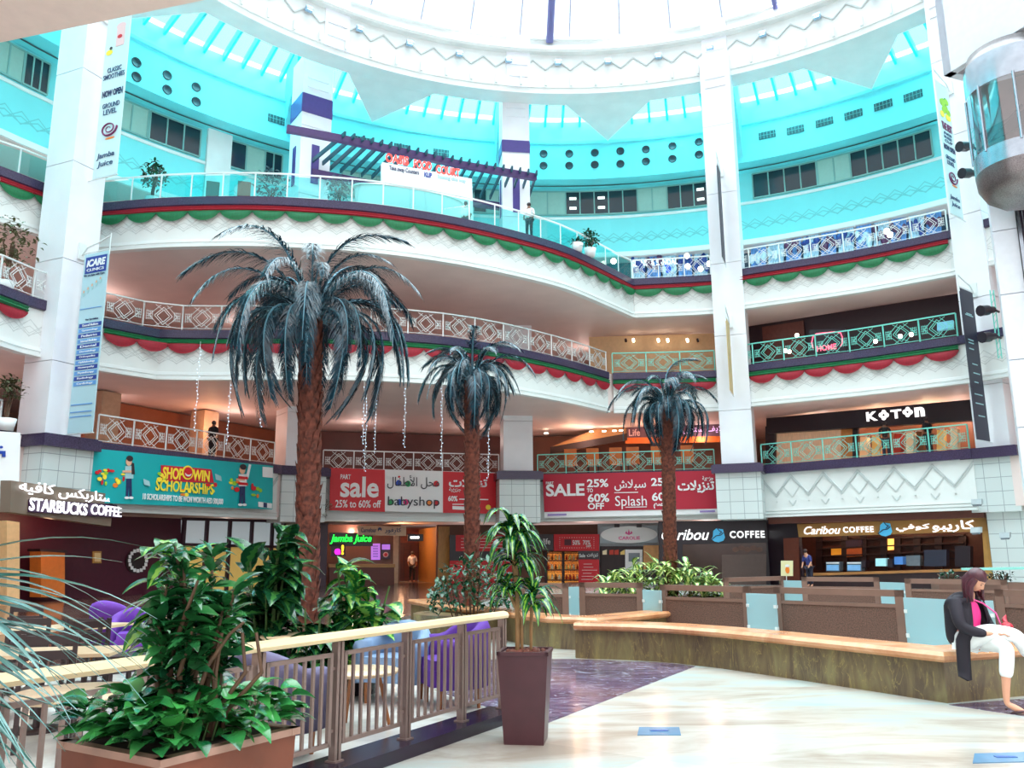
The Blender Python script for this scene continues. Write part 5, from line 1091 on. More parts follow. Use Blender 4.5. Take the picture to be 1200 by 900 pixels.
def leaf(b,base,dirv,L,W,droop=.5,roll=0,fold=.15,n=5,shape=.8):
    """one leaf blade as a curved strip"""
    d=Vector(dirv).normalized(); side=d.cross(Vector((0,0,1))); side=side.normalized() if side.length>1e-3 else Vector((1,0,0))
    if roll: side=Matrix.Rotation(roll,3,d)@side
    p=Vector(base); vs=[];uv=[]; step=L/n; cur=d.copy()
    for i in range(n+1):
        t=i/n; w=W*math.sin(PI*min(1,(t*.96+.04))**shape)*.5 if i<n else .002
        up=side.cross(cur).normalized(); vs+= [p-side*w+up*w*fold*2,p,p+side*w+up*w*fold*2]
        p=p+cur*step; cur=(cur+Vector((0,0,-droop/n*1.6))).normalized()
    fs=[];us=[]
    for i in range(n):
        for j in (0,1):
            a=i*3+j; fs.append((a,a+1,a+4,a+3)); us.append([(i/n,j/2),(i/n,(j+1)/2),((i+1)/n,(j+1)/2),((i+1)/n,j/2)])
    b.add(vs,fs,us,True)
rp=random.Random(11)
def rdir(r,el0,el1,az0=0,az1=2*PI):
    a=r.uniform(az0,az1); e=r.uniform(el0,el1); return Vector((math.cos(a)*math.cos(e),math.sin(a)*math.cos(e),math.sin(e)))
# --- square terracotta planter with cane plant and pothos
TC=mat('planter_rust',(128,66,44),.5,var=.18,scale=2.5); SOIL=mat('soil',(46,32,26),.9,var=.3,scale=20)
zf=.8; cF=atz(200,893,zf); cR=atz(355,855,zf); cL=atz(60,876,zf); cB=cR+cL-cF; cen=(cF+cR+cL+cB)/4; cen.z=0
ax=(cR-cF); ry=math.atan2(ax.y,ax.x); sA=ax.length; sB=(cL-cF).length
pt_=thing('planter','square rust-brown planter box full of pothos and tall glossy canes in front of the railing','planter',cen,ry)
b=MB(); b.box((0,0,.4),(sA*.9,sB*.9,.8),tp=1/.9); 
b.build('box',TC,pt_)
b=MB(); 
for s_ in (-1,1): b.box((0,s_*(sB/2-.012),zf+.005),(sA+.03,.05,.03)); b.box((s_*(sA/2-.012),0,zf+.005),(.05,sB+.03,.03))
b.build('rim',mat('planter_rim',(176,136,120),.45,var=.08),pt_); b=MB(); b.box((0,0,zf+.005),(sA-.04,sB-.04,.02)); b.build('soil',SOIL,pt_)
LV1=leaf_mat('pothos_leaf',(20,86,50),(64,146,70),.14); LV2=leaf_mat('cane_leaf',(16,62,38),(48,116,60),.13); LV3=leaf_mat('dieff_leaf',(22,74,44),(66,128,62),.2,mid=.16); LVL=leaf_mat('dieff_pale_leaf',(34,108,50),(140,190,84),.2,mid=.2)
STM=mat('stem_brown',(92,64,44),.6,var=.2,scale=12); STG=mat('stem_green',(70,100,46),.5,var=.15)
po=thing('pothos','leafy heart-leaved pothos spilling over the rust-brown planter','plant',(cen.x,cen.y,zf),ry); b=MB()
for i in range(330):
    x=rp.uniform(-.5,.5)*sA; y=rp.uniform(-.5,.5)*sB; h=rp.uniform(.04,.2); edge=max(abs(x)/sA,abs(y)/sB)*2
    d=rdir(rp,.1,.8); 
    if edge>.7: d=(Vector((x,y,0)).normalized()+Vector((0,0,rp.uniform(-.1,.5)))+d*.4)
    leaf(b,(x,y,h),d,rp.uniform(.1,.17),rp.uniform(.07,.11),rp.uniform(.3,1.),rp.uniform(-.5,.5),.1,5,.62)
b.build('foliage',LV1,po)
s_=MB()
for i in range(40): x=rp.uniform(-.42,.42)*sA;y=rp.uniform(-.42,.42)*sB; s_.tube([(x,y,0),(x+.03,y,.1),(x+.08,y+.03,.16)],.005,4)
s_.build('stems',STG,po)['kind']='stuff'
cn=thing('cane_plant','tall dark cane plant with glossy leaf whorls growing out of the rust-brown planter','plant',(cen.x,cen.y,zf),0)
st=MB(); fo=MB()
tips=[]
for px,py,dy in ((195,690,.0),(215,660,.1),(240,700,.15),(262,712,.05),(225,740,-.1),(185,725,-.05),(250,650,.2),(205,640,.12),(275,690,.1),(232,680,-.05),(210,715,.1)):
    tp_=aty(px,py,cen.y+dy)-Vector((cen.x,cen.y,zf)); b0=Vector((rp.uniform(-.13,.13)+tp_.x*.2,dy*.5+rp.uniform(-.05,.05),0)); mid=b0.lerp(tp_,.5)+Vector((rp.uniform(-.04,.04),rp.uniform(-.03,.03),.06)); pts=[b0,b0.lerp(mid,.5)+Vector((0,0,.03)),mid,mid.lerp(tp_,.5),tp_]; st.tube(pts,[.014,.013,.012,.01,.006],6)
    for k in range(44):
        t=rp.uniform(.42,1.02); p=b0.lerp(tp_,t); leaf(fo,p,rdir(rp,-.2,.9),rp.uniform(.09,.17),rp.uniform(.035,.06),rp.uniform(.2,.9),rp.uniform(-.8,.8),.12,4,.8)
st.build('stems',STM,cn)['kind']='stuff'; fo.build('foliage',LV2,cn)
# twisted trunk and bare stems
b=MB()
for i in range(7): x=rp.uniform(-.12,.2); b.tube([(x,-.05,0),(x+.02,-.05,.12),(x-.02+.03*i,-.02,.28),(x+.02*i,0,.45)],[.012,.012,.01,.008],6)
b.tube([(.1,-.1,0),(.08,-.1,.15),(.12,-.08,.32),(.2,-.05,.45),(.26,-.05,.5)],[.012,.011,.01,.008,.006],7); b.build('bare_canes',STM,cn)
# bright top rosette (variegated) behind, belongs to the dieffenbachia
def dieff(name,label,loc,H,spread,n,Lf,Wf,m,seed,pot=None,lean=(0,0)):
    r=random.Random(seed); t=thing(name,label,'plant',loc); st=MB(); fo=MB()
    ns=max(3,n//12)
    for i in range(ns):
        a=r.uniform(0,2*PI); top=Vector((math.cos(a)*spread*r.uniform(.1,.6)+lean[0],math.sin(a)*spread*r.uniform(.1,.6)+lean[1],H*r.uniform(.6,1))); b0=Vector((math.cos(a)*.06,math.sin(a)*.06,0)); st.tube([b0,b0.lerp(top,.5)+Vector((0,0,.05)),top],[.02,.016,.01],6)
        for k in range(n//ns):
            q=r.uniform(.25,1); p=b0.lerp(top,q); d=rdir(r,.0,1.1 if q>.8 else .6); leaf(fo,p,d,Lf*r.uniform(.7,1.15),Wf*r.uniform(.8,1.1),r.uniform(.5,1.3),r.uniform(-.3,.3),.12,6,.75)
    st.build('stems',STG,t)['kind']='stuff'; fo.build('foliage',m,t); return t
def at_ground(px,Y,z=.08): p=aty(px,700,Y); return Vector((p.x,Y,z))
dieff('dieffenbachia','tall dieffenbachia with pale striped leaf tops behind the rust-brown planter',at_ground(208,6.2),1.75,.28,90,.36,.2,LVL,3)
dieff('dieffenbachia','broad dark dieffenbachia with drooping leaves in front of the biggest palm trunk',at_ground(318,9.6),1.75,.72,190,.46,.27,LV3,4)
dieff('dieffenbachia','bright green variegated dieffenbachia in front of the juice kiosk counter',at_ground(420,9.8),1.42,.62,190,.4,.22,LVL,5)
dieff('dieffenbachia','low dark striped plant beside the bright green dieffenbachia',at_ground(372,9.2),1.,.45,100,.36,.17,LV3,6)
for lab,px in (('dark planter pot half hidden behind the railing under the broad dark plant',315),('dark planter pot under the bright green dieffenbachia',422)):
    q=at_ground(px,9.6 if px==315 else 9.8); b=MB(); b.lathe([(0,0),(.2,0),(.26,.35),(.28,.37),(.24,.36),(0,.33)],(0,0,0),16); o=b.build('plant_pot',mat('pot_black',(40,32,36),.4),loc=q); tag(o,lab,'pot')
# shrub around the second palm, low bright plants round the third
def shrub(label,px0,px1,Y,z0,z1,n,Lf,Wf,m,seed,dep=.6,name='shrub'):
    r=random.Random(seed); a=aty(px0,690,Y); c=aty(px1,690,Y); t=thing(name,label,'plant',((a.x+c.x)/2,Y,z0)); W=c.x-a.x; fo=MB(); st=MB()
    for i in range(n):
        u=r.uniform(-.5,.5); hh=(z1-z0)*math.sqrt(max(.1,1-(2*u)**2*.8)); p=Vector((u*W,r.uniform(-dep,dep),r.uniform(.15,1)*hh)); leaf(fo,p,rdir(r,-.1,1.1),Lf*r.uniform(.7,1.2),Wf*r.uniform(.8,1.2),r.uniform(.4,1.1),0,.12,4,.8)
    for i in range(14): u=r.uniform(-.4,.4)*W; st.tube([(u*.6,0,0),(u,r.uniform(-.2,.2),(z1-z0)*.7)],.012,5)
    st.build('stems',STM,t)['kind']='stuff'; fo.build('foliage',m,t); return t
LVB=leaf_mat('bright_leaf',(60,120,40),(226,232,150),.3,mid=.24); LVD=leaf_mat('shrub_leaf',(18,56,40),(30,92,56),.2)
shrub('dark glossy shrub round the foot of the middle palm',505,603,16.4,.4,1.5,420,.2,.08,LVD,8)
shrub('row of bright variegated low plants round the foot of the furthest palm',703,846,22.5,.25,1.35,520,.4,.14,LVB,9)
pq=aty(775,690,22.5); b=MB(); b.lathe([(1.7,0),(1.75,.45),(1.5,.45),(1.5,.4),(0,.38)],(pq.x,22.5,0),24,sy=.5); tag(b.build('planter_bed',FRM),'low oval planter bed holding the bright variegated plants','planter')
for lab,x0,x1 in (('small round green plant above the woven board by the navy cabinet',1100,1122),('small round green plant behind the seated woman\'s head',1158,1190)): shrub(lab,x0,x1,18.6,.9,1.16,60,.12,.05,LVD,x0,.12,'potted_plant')
b=MB(); q0=aty(1095,680,18.6); q1=aty(1195,680,18.6); b.box(((q0.x+q1.x)/2,18.6,.45),(q1.x-q0.x,.35,.9)); tag(b.build('planter_box',FRM),'brown planter box carrying two small round green plants','planter')
shrub('tiny pink and green plant at the foot of the brown box',1128,1150,18.5,.9,1.08,40,.1,.04,mat('leaf_plum',(110,40,70),.4),77,.1,'potted_plant')
# thin twiggy plant hanging at the fascia (two places)
def twig(label,px,py,F,w,r_=.8):
    u,z=F.hit(px,py,w); p=F.pt(u,w,z); r=random.Random(int(px)); t=thing('twiggy_plant',label,'plant',p); st=MB(); fo=MB()
    for i in range(16): d=rdir(r,-.1,1.5); st.tube([(0,0,0),d*r_*.5,d*r_+Vector((0,0,-.1))],.012,4); [leaf(fo,d*r_*r.uniform(.4,1),rdir(r,-.5,1),.14,.05,.6,0,.1,3) for _ in range(9)]
    st.build('stems',STM,t)['kind']='stuff'; fo.build('foliage',mat('twig_leaf',(110,124,96),.5,var=.2),t)
twig('thin grey-green twiggy plant beside the trunk of the biggest palm, below the banner gap',376,603,FB,-1.2,.75); twig('thin twiggy plant under the dark red banner, left end',616,612,FC,-1.0,.9)
# --- dracaena in tall pot
PB_=mat('pot_plum',(74,38,46),.35,var=.06); q=atz(617,873,0); pc=Vector((q.x,7.72,0)); pr_=R(-8)
pt2=thing('tall_pot','tall square tapering plum-brown pot at the end of the railing','pot',pc,pr_); b=MB(); b.box((0,0,.37),(.34,.34,.74),tp=1.28); b.build('body',PB_,pt2); b=MB()
for s_ in (-1,1): b.box((0,s_*.21,.745),(.45,.03,.03)); b.box((s_*.21,0,.745),(.03,.45,.03))
b.build('rim',PB_,pt2); b=MB()
for i in range(30): b.sphere((rp.uniform(-.17,.17),rp.uniform(-.17,.17),.735),rp.uniform(.02,.04),6,4)
tmpo=b.build('pebbles',mat('pebble_rust',(120,66,52),.7,var=.2),pt2); tmpo['kind']='stuff'
dc=thing('dracaena','potted dracaena with drooping teal-green strap leaves on bare canes','plant',(pc.x,pc.y,.74)); st=MB(); fo=MB(); LVC=leaf_mat('dracaena_leaf',(24,86,46),(130,180,60),.2,mid=.12)
for px,py,dx,n,Lf in ((598,622,-.07,46,.4),(604,655,-.06,30,.36),(624,700,.05,30,.33),(594,690,-.03,20,.28)):
    tp_=aty(px,py,pc.y)-Vector((pc.x,pc.y,.74)); st.tube([(dx,0,0),(dx*1.05,.01,tp_.z*.5),tp_],[.022 if py<640 else .013,.017,.014],7)
    for k in range(n):
        p=Vector((tp_.x,tp_.y,tp_.z-.16*(k/n)+.06)); leaf(fo,p,rdir(rp,.2,1.2),Lf*rp.uniform(.75,1.2),.075*rp.uniform(.8,1.2),rp.uniform(1.2,2.2),rp.uniform(-.3,.3),.15,7,.7)
st.build('canes',mat('cane_tan',(150,112,70),.6,var=.2),dc); fo.build('foliage',LVC,dc)
# --- strap leaved palm at the left edge
lp=thing('potted_palm','near palm plant with long narrow blue-green fan blades reaching in from the picture edge','plant',(-2.35,3.25,0)); fo=MB(); LP=leaf_mat('strap_leaf',(44,96,84),(112,160,160),.2); st=MB()
def strap(b,p,d,L,W,droop,n=10):
    leaf(b,p,d,L,W,droop,rp.uniform(-.5,.5),.25,n,.55)
for (hx,hy,hz,dx,dz,cnt,L) in ((-.1,.0,1.42,1,.12,22,1.12),(-.05,-.05,1.3,1,-.1,20,1.0),(-.1,.05,1.12,1,-.3,18,.85),(-.15,0,.95,.8,-.4,12,.65)):
    hub=Vector((hx,hy,hz)); st.tube([(-.25,0,0),(-.3,0,hz*.6),hub],[.02,.016,.01],6)
    for k in range(cnt):
        a=(k/(cnt-1)-.5)*1.9; d=Vector((math.cos(a)*dx,math.sin(a)*.55+rp.uniform(-.15,.15),dz+.25*math.cos(a)*rp.uniform(-.6,1)+math.sin(a)*.45)); strap(fo,hub,d,L*rp.uniform(.75,1.1),.034,rp.uniform(.35,.9))
st.build('stems',STG,lp)['kind']='stuff'; fo.build('foliage',LP,lp)
b=MB(); b.lathe([(0,0),(.2,0),(.27,.4),(.24,.4),(0,.36)],(-2.6,3.25,0),16); tag(b.build('plant_pot',PB_),'round pot of the near palm plant, outside the picture','pot')
# ================================================================ date palms
TR=mat('palm_fibre',(112,58,44),.8,var=.35,scale=14,bump=.6); FRD=leaf_mat('palm_frond',(14,34,48),(34,74,92),.24,spec=.8); RCH=mat('palm_rachis_highlight',(90,140,160),.35,var=.1)  # rachis colour carries the light-blue highlights of the fronds
def frond_meshes(Lf,seed,droop,nl=95,ll=.42):
    r=random.Random(seed); st=MB(); fo=MB(); pts=[Vector((0,0,0))]; d=Vector((1,0,.9)).normalized(); n=14
    for i in range(n): pts.append(pts[-1]+d*Lf/n); d=(d+Vector((0,0,-droop/n*(.75+i*.2)))).normalized()
    st.tube(pts,[.028*(1-i/n*.85) for i in range(n+1)],5)
    for k in range(nl):
        t=.12+.88*k/nl; i=min(n-1,int(t*n)); f=t*n-i; p=pts[i].lerp(pts[i+1],f); tg=(pts[i+1]-pts[i]).normalized(); L=ll*(1-.6*abs(t-.45)*1.5)*r.uniform(.8,1.15)
        for s_ in (-1,1): dd=(tg*.95+Vector((0,s_*r.uniform(.5,.95),0))+Vector((0,0,r.uniform(-.5,.1)))).normalized(); leaf(fo,p,dd,L,.017*r.uniform(.8,1.4),r.uniform(.5,1.9),s_*.5,.2,3,.5)
    return st,fo
def palm(label,px,py,Y,px0,zb,Rt,Lf,nf,seed,scale=1,kinds=3,erect=1):
    c=aty(px,py,Y); base=aty(px0,700,Y); t=thing('date_palm',label,'palm tree',(base.x,Y,zb)); r=random.Random(seed); top=c-Vector((base.x,Y,zb)); H=top.z
    tr=MB(); n=12; pts=[Vector((top.x*(i/n)**1.2,0,H*i/n)) for i in range(n+1)]; tr.tube(pts,[Rt*.86]*(n+1),16)
    rows=int(H/ (.16*scale)); 
    for i in range(rows):
        z=H*(i+.3)/rows; cx=top.x*(z/H)**1.2; m=9
        for k in range(m):
            a=2*PI*(k+.5*(i%2))/m+r.uniform(-.12,.12); o_=Vector((math.cos(a),math.sin(a),0)); tt=Vector((-o_.y,o_.x,0)); bz=.2*scale*r.uniform(.8,1.2); w_=Rt*.42; bulge=Rt*r.uniform(.12,.3)
            p=Vector((cx,0,z))+o_*Rt*.8; q=[p-tt*w_,p+tt*w_,p+o_*bulge+tt*w_*.5+Vector((0,0,bz)),p+o_*bulge*1.3+Vector((0,0,bz*1.25)),p+o_*bulge-tt*w_*.5+Vector((0,0,bz)),p+Vector((0,0,bz))*.9-o_*.02]
            tr.add(q,[(0,1,2,3,4),(4,3,2,5),(0,4,5),(1,5,2)])
    tr.build('trunk',TR,t)
    sets=[]
    for k in range(kinds): a,f=frond_meshes(Lf,seed*10+k,(1.5,2.5,3.2,.9)[k%4],ll=.42*scale); sets.append((a.mesh('rachis',RCH),f.mesh('leaflets',FRD)))
    for i in range(nf):
        a=i*2.39996+r.uniform(-.2,.2); e=i/nf   # young upright -> old drooping
        me,fm=sets[min(kinds-1,int(e*kinds))]; pitch=-(.75-1.25*e)*erect if i else -1.15
        fr=obj('frond',me,t,(top.x+.12*math.cos(a),.12*math.sin(a),H+.12*(1-e)),(0,0,0),(1,1,1)); fr.rotation_euler=Euler((0,pitch+r.uniform(-.24,.24)+.1,a),'XYZ'); fr.scale=(r.uniform(.72,1.1),)*3; obj('leaflets',fm,fr)
    return t
palm('tallest and nearest date palm, dark blue-green crown over a thick shaggy red-brown trunk',364,376,13.,360,.3,.19,2.35,56,1)
palm('middle-sized date palm rising in front of the baby shop banner',553,447,18.,553,.4,.17,1.6,44,2,.8)
palm('furthest date palm in front of the dark red sale banner, with an umbrella shaped crown',782,478,23.,787,.35,.19,1.75,46,3,.9)
b=MB(); b.lathe([(.9,0),(.95,.42),(.8,.42),(.78,.36),(0,.34)],(aty(360,700,13.).x,13.,.0),24); tag(b.build('planter_bed',BS),'round stone planter bed at the foot of the tallest palm','planter')
b=MB(); b.lathe([(1.1,0),(1.15,.42),(1.,.42),(.98,.4),(0,.4)],(aty(553,700,18.).x,17.4,.0),24); tag(b.build('planter_bed',BS),'round stone planter bed at the foot of the middle palm','planter')
# hanging strings of tiny lights
LG_=light_mat('fairy_light',(200,225,255),1.5)
def string_light(px,y0,y1,Y,lab='hanging string of tiny white lights near the tallest palm',m=LG_):
    a=aty(px,y0,Y); c=aty(px,y1,Y); t=thing('string_light',lab,'string of lights',(a.x,Y,c.z),group='hanging strings of tiny lights'); b=MB(); b.tube([(0,0,0),(.02,0,(a.z-c.z)/2),(0,0,a.z-c.z)],.008,4); b.build('cord',STEEL,t); g=MB(); n=int((a.z-c.z)/.13)
    for k in range(n): g.sphere((rp.uniform(-.05,.05),rp.uniform(-.03,.03),k*.13),.018,5,4)
    g.build('tiny_lights',m,t)
for px,y0,y1,Y in ((430,447,552,31.),(441,447,530,31.),(427,447,520,30.),(475,450,524,31),(308,447,500,29),(235,400,505,29),(270,447,520,29),(518,450,548,31),(572,450,560,31)): string_light(px,y0,y1,Y)
# ================================================================ lift tower, overhead slabs
LW=mat('lift_panel',(222,226,236),.35,var=.02); LD=mat('lift_dark',(38,26,44),.4,var=.1); MET=mat('lift_metal',(176,184,196),.22,metal=.85,var=.05); PERF=mat('perforated_metal',(140,134,136),.3,metal=.75,var=.35,scale=90)
YL=18.
la=aty(1138,75,YL); lb=aty(1181,450,YL); 
lt=thing('lift_tower','white panelled lift tower at the picture edge with a dark shaft slot','lift tower',(la.x,YL,2.7),R(-29)); lt['kind']='structure'
b=MB(); zt=13.2
for k in range(7):
    z0=2.7+k*1.5; z1=z0+1.48; b.box((.24,.5,(z0+z1)/2-2.7),(.48,1.,z1-z0)); 
b.build('panel',LW,lt); b=MB(); b.box((.24,.52,5.2),(.44,.94,10.4)); b.build('core',mat('joint_grey',(170,176,190),.5),lt)
b=MB(); b.box((2.5,1.2,4.5),(3.6,.2,15)); b.box((.56,.6,4.),(.1,1.2,8.6)); b.build('shaft',LD,lt); b=MB(); b.box((.53,-.03,3.7),(.07,.08,8.)); b.box((1.5,.8,3.8),(.1,.1,9.)); b.build('guide_rail',MET,lt)
# head box
c0_=atz(1106,89,12.55); c1_=atz(1200,31,12.55); FH=Fr(c0_,c1_); hb=MB(); hb.box((2.2,.1,1.8),(4.4,.2,3.6)); hb.box((.1,1.4,1.8),(.2,2.8,3.6)); hb.box((2.2,1.4,.5),(4.4,2.6,.1)); hb.box((2.2,1.4,3.55),(4.4,2.8,.1))
o=hb.build('lift_head_box',LW,loc=FH.pt(0,0,12.55),rz=FH.rz); tag(o,'large white overhanging box above the lift car','lift housing'); o['kind']='structure'; q=MB(); q.box((2.2,1.5,.42),(4.2,2.5,.06)); q.build('brown_soffit',mat('lift_soffit',(170,140,130),.5),o)
# lift car: half round glass capsule
cc=aty(1182,120,16.6); car=thing('lift_car','half-round metal lift car with tall glass windows under the white box','lift car',(cc.x+.35,16.9,cc.z-1.5),R(-32)); rC=.95
def halfring(b,prof,n=22): b.lathe(prof,(0,0,0),n,a0=PI*.98,a1=2*PI*1.01)
b=MB(); halfring(b,[(rC,1.9),(rC,2.35),(rC*.98,2.6)]); b.build('upper_shell',MET,car); b=MB(); halfring(b,[(rC*.98,2.6),(rC*.9,2.85),(0,2.9)]); b.build('perforated_hood',PERF,car)
b=MB(); halfring(b,[(rC,.45),(rC,.05)]); b.build('lower_shell',MET,car); b=MB(); halfring(b,[(rC,.05),(rC*.97,-.25),(rC*.8,-.55),(rC*.45,-.78),(0,-.85)]); b.build('perforated_bowl',PERF,car)
CG=glass('lift_glass',(190,200,215),.22); b=MB(); halfring(b,[(rC*.99,.45),(rC*.99,1.9)]); b.build('glass',CG,car); b=MB()
for a in (PI,PI*1.25,PI*1.5,PI*1.75,2*PI): b.tube([(rC*math.cos(a),rC*math.sin(a),.4),(rC*math.cos(a),rC*math.sin(a),1.95)],.03,6)
b.build('window_frame',MET,car); b=MB(); b.box((0,.1,1.15),(1.7,.08,2.3)); b.build('back_wall',mat('lift_rose',(196,130,120),.4),car); b=MB(); b.lathe([(0,.08),(rC*.95,.08),(rC*.95,.02)],(0,0,0),24); b.build('car_floor',LD,car); b=MB(); b.bar((-.7,-.2,.9),(.75,.1,1.55),.05,.3); b.bar((-.8,-.3,.6),(.1,-.6,1.3),.03,.05); b.build('handrail',mat('lift_dark_red',(110,30,40),.4),car)
# lift machine seen above right: dark shaft interior
# four black spotlights on a vertical truss at the pillar
BLK2=mat('spot_black',(34,28,40),.4,var=0)
fE=Fr(pillar_frame('E')[0],pillar_frame('E')[0]+Vector((.62,-.78)))
def sp_light(px,py,lab):
    YY=31.8; p=aty(px,py,YY); t=thing('spotlight',lab,'spotlight',p,R(0)); b=MB(); M=Matrix.Rotation(R(-100),3,'Y')@Matrix.Rotation(R(20),3,'X'); b.tube([M@Vector((0,0,z)) for z in (-.05,.25,.26,.62,.66)],[.13,.14,.2,.2,.22],12); b.build('barrel',BLK2,t); c=MB(); c.tube([(0,0,0),(.2,.1,.0),(.42,.3,0)],.05,6); c.build('yoke',BLK2,t); return t
sp_light(1138,172,'black spotlight on the pillar, topmost of the four'); sp_light(1141,203,'black spotlight on the pillar, second from the top'); sp_light(1163,363,'black spotlight on the pillar beside the charcoal banner, upper of the lower pair'); sp_light(1165,394,'black spotlight on the pillar beside the charcoal banner, lowest of the four')
for y0,y1,x0,x1,lab in ((150,222,1137,1146,'upper'),(340,420,1160,1170,'lower')):
    a=aty(x0,y0,32.); c=aty(x1,y1,32.); t=thing('truss',lab+' thin vertical truss carrying two black spotlights','truss',(c.x,32.,c.z)); b=MB()
    for dx in (0,.14): b.bar((a.x-c.x+dx,0,a.z-c.z),(dx,0,0),.03)
    for k in range(10): z=(a.z-c.z)*k/10; b.bar((0+(a.x-c.x)*k/10,0,z),(.14+(a.x-c.x)*k/10,0,z+.2),.02)
    b.build('lattice',TEAL_LIT,t)
# near overhead slab at the upper left
s0=atz(0,50,7.5).xy; s1=atz(240,0,7.5).xy; sd=(s1-s0).normalized(); a_=s0-sd*6; c_=s1+sd*3; b=MB(); b.prism([a_,c_,(c_.x-1,-5),(a_.x-3,-5)],7.5,8.3); struct(b.build('ceiling',mat('near_soffit',(246,222,214),.6,var=.02)))
# ---- plants on the balconies at the left edge and the top gallery
def bushy(label,px,py,Y,zb,r_,n,m,seed,tall=1.,name='potted_tree'):
    c=aty(px,py,Y); t=thing(name,label,'plant',(c.x,Y,zb)); r=random.Random(seed); fo=MB(); st=MB(); h=c.z-zb
    for i in range(n): d=rdir(r,-1.2,1.5); leaf(fo,Vector((0,0,h))+Vector((d.x,d.y,d.z*tall))*r_*r.uniform(.4,1),rdir(r,-.6,1.),.22,.1,.8,0,.1,3)
    for i in range(5): st.tube([(0,0,0),(r.uniform(-.1,.1),0,h*.5),(r.uniform(-.4,.4)*r_,r.uniform(-.4,.4)*r_,h)],.025,5)
    st.build('stems',STM,t)['kind']='stuff'; fo.build('foliage',m,t); b=MB(); b.lathe([(0,0),(.22,0),(.3,.4),(.26,.4),(0,.36)],(0,0,0),12); b.build('pot',CW,t); return t
q=atz(182,231,Z3); bushy('green potted tree behind the glass of the food court balcony, beside the juice banner',181,207,q.y+1.,Z3,.55,200,LVD,21,1.2)
q=atz(692,292,Z3); bushy('round dark bush behind the glass railing near the right end of the food court balcony',691,281,q.y+1.,Z3,.5,160,LVD,22)
q=atz(675,287,Z3); bushy('small low bush beside the round bush of the food court balcony',676,286,q.y+.9,Z3,.3,70,LVD,24)
q=atz(320,231,Z3); bushy('grey-green bush at the foot of the banded pillar on the food court balcony',318,219,q.y+1.2,Z3,.75,170,mat('bush_grey',(70,110,120),.4,var=.2),23); q=atz(395,236,Z3); bushy('second grey-green bush right of the banded pillar on the food court balcony',398,222,q.y+1.2,Z3,.6,150,MATS['bush_grey'],25)
bushy('olive leaved tree behind the second gallery railing at the picture edge',12,285,27.3,Z2,.95,260,mat('olive_leaf',(92,96,60),.5,var=.2),26); bushy('small plant with purple flowers on the first gallery at the picture edge',12,455,27.,Z1,.45,140,mat('olive_dark',(70,74,40),.5,var=.2),27)
# terrace chairs on the top gallery
for px in (236,274): q=atz(px,231,Z3); t=thing('terrace_chair','small brown terrace chair behind the glass of the top balcony','chair',(q.x,q.y+1.1,Z3),R(200),'terrace chairs of the food court'); b=MB(); b.box((0,0,.45),(.5,.5,.06)); b.build('seat',BRN,t); b=MB(); b.box((0,.24,.75),(.5,.05,.6)); b.build('backrest',BRN,t); [ (lambda b:(b.box((sx*.2,sy*.2,.21),(.04,.04,.42)),b.build('leg',DARK,t)))(MB()) for sx in (-1,1) for sy in (-1,1)]
# ================================================================ cafe furniture
ZC=.075
def tub_mesh(col,W=.72,D=.7,H=.82):
    parts={}
    b=MB(); b.box((0,-.03,.3),(W-.2,D-.16,.16)); b.box((0,-.05,.42),(W-.24,D-.2,.1),tp=.94); parts['seat']=b
    b=MB(); n=18; prof=[]; 
    # shell wrapping round back and sides, rolled top
    vs=[];fs=[];k=0; sec=[(-.07,.2),(-.07,.62),(-.09,.7),(-.06,.77),(0,.79),(.05,.75),(.05,.62),(.05,.2)]; m=len(sec)
    for i in range(n+1):
        a=PI*(-.12)+PI*1.24*i/n; rx,ry=W/2-.06,D/2-.05; x,y=math.cos(a)*rx,math.sin(a)*ry
        if i in(0,n): y-=.12
        hs=.72+.28*max(0,math.sin(a))**.8; nx,ny=math.cos(a),math.sin(a)
        for o_,z in sec: zz=.2+(z-.2)*hs*H/.8; vs.append((x-nx*o_*-1*-1,y-ny*o_*-1*-1,zz)) 
    for i in range(n):
        for j in range(m): fs.append((i*m+j,i*m+(j+1)%m,(i+1)*m+(j+1)%m,(i+1)*m+j))
    fs+= [tuple(range(m))[::-1],tuple(n*m+j for j in range(m))]
    b.add(vs,fs,None,True); parts['backrest']=b
    return parts
WOODF=mat('foot_wood',(150,92,52),.4,var=.1)
def tub(label,px,Y,rz,rgb,nm,W=.72,H=.82):
    m=mat(nm,rgb,.75,var=.06,scale=8); p=aty(px,800,Y); t=thing('tub_armchair',label,'armchair',(p.x,Y,ZC),R(rz)); P=tub_mesh(m,W,H=H)
    for k,b in P.items(): b.build(k,m,t)
    for sx in (-1,1):
        for sy in (-1,1): b=MB(); b.lathe([(.018,0),(.028,.22)],(sx*(W/2-.14),sy*.2,0),8); b.build('leg',WOODF,t)
    return t
tub('grey-lavender tub armchair with rolled back just behind the railing',318,6.9,150,(112,104,138),'fabric_lavender',.8,.86)
tub('blue-grey tub armchair half hidden behind the oak handrail',462,9.3,-20,(120,146,180),'fabric_bluegrey')
tub('deep purple tub armchair behind the railing near the tall plum pot',530,9.05,-70,(84,34,140),'fabric_purple',.82,.9)
tub('bright violet tub armchair far back by the maroon cafe wall',128,13.2,170,(112,56,170),'fabric_violet',.66,.9)
tub('second bright violet tub armchair beside the far violet one, behind the canes',150,12.2,20,(112,56,170),'fabric_violet',.6,.8)
TT=mat('table_oak',(226,196,160),.3,var=.06,scale=3,stretch=(1,6,1)); TD=mat('table_edge_dark',(54,36,38),.4)
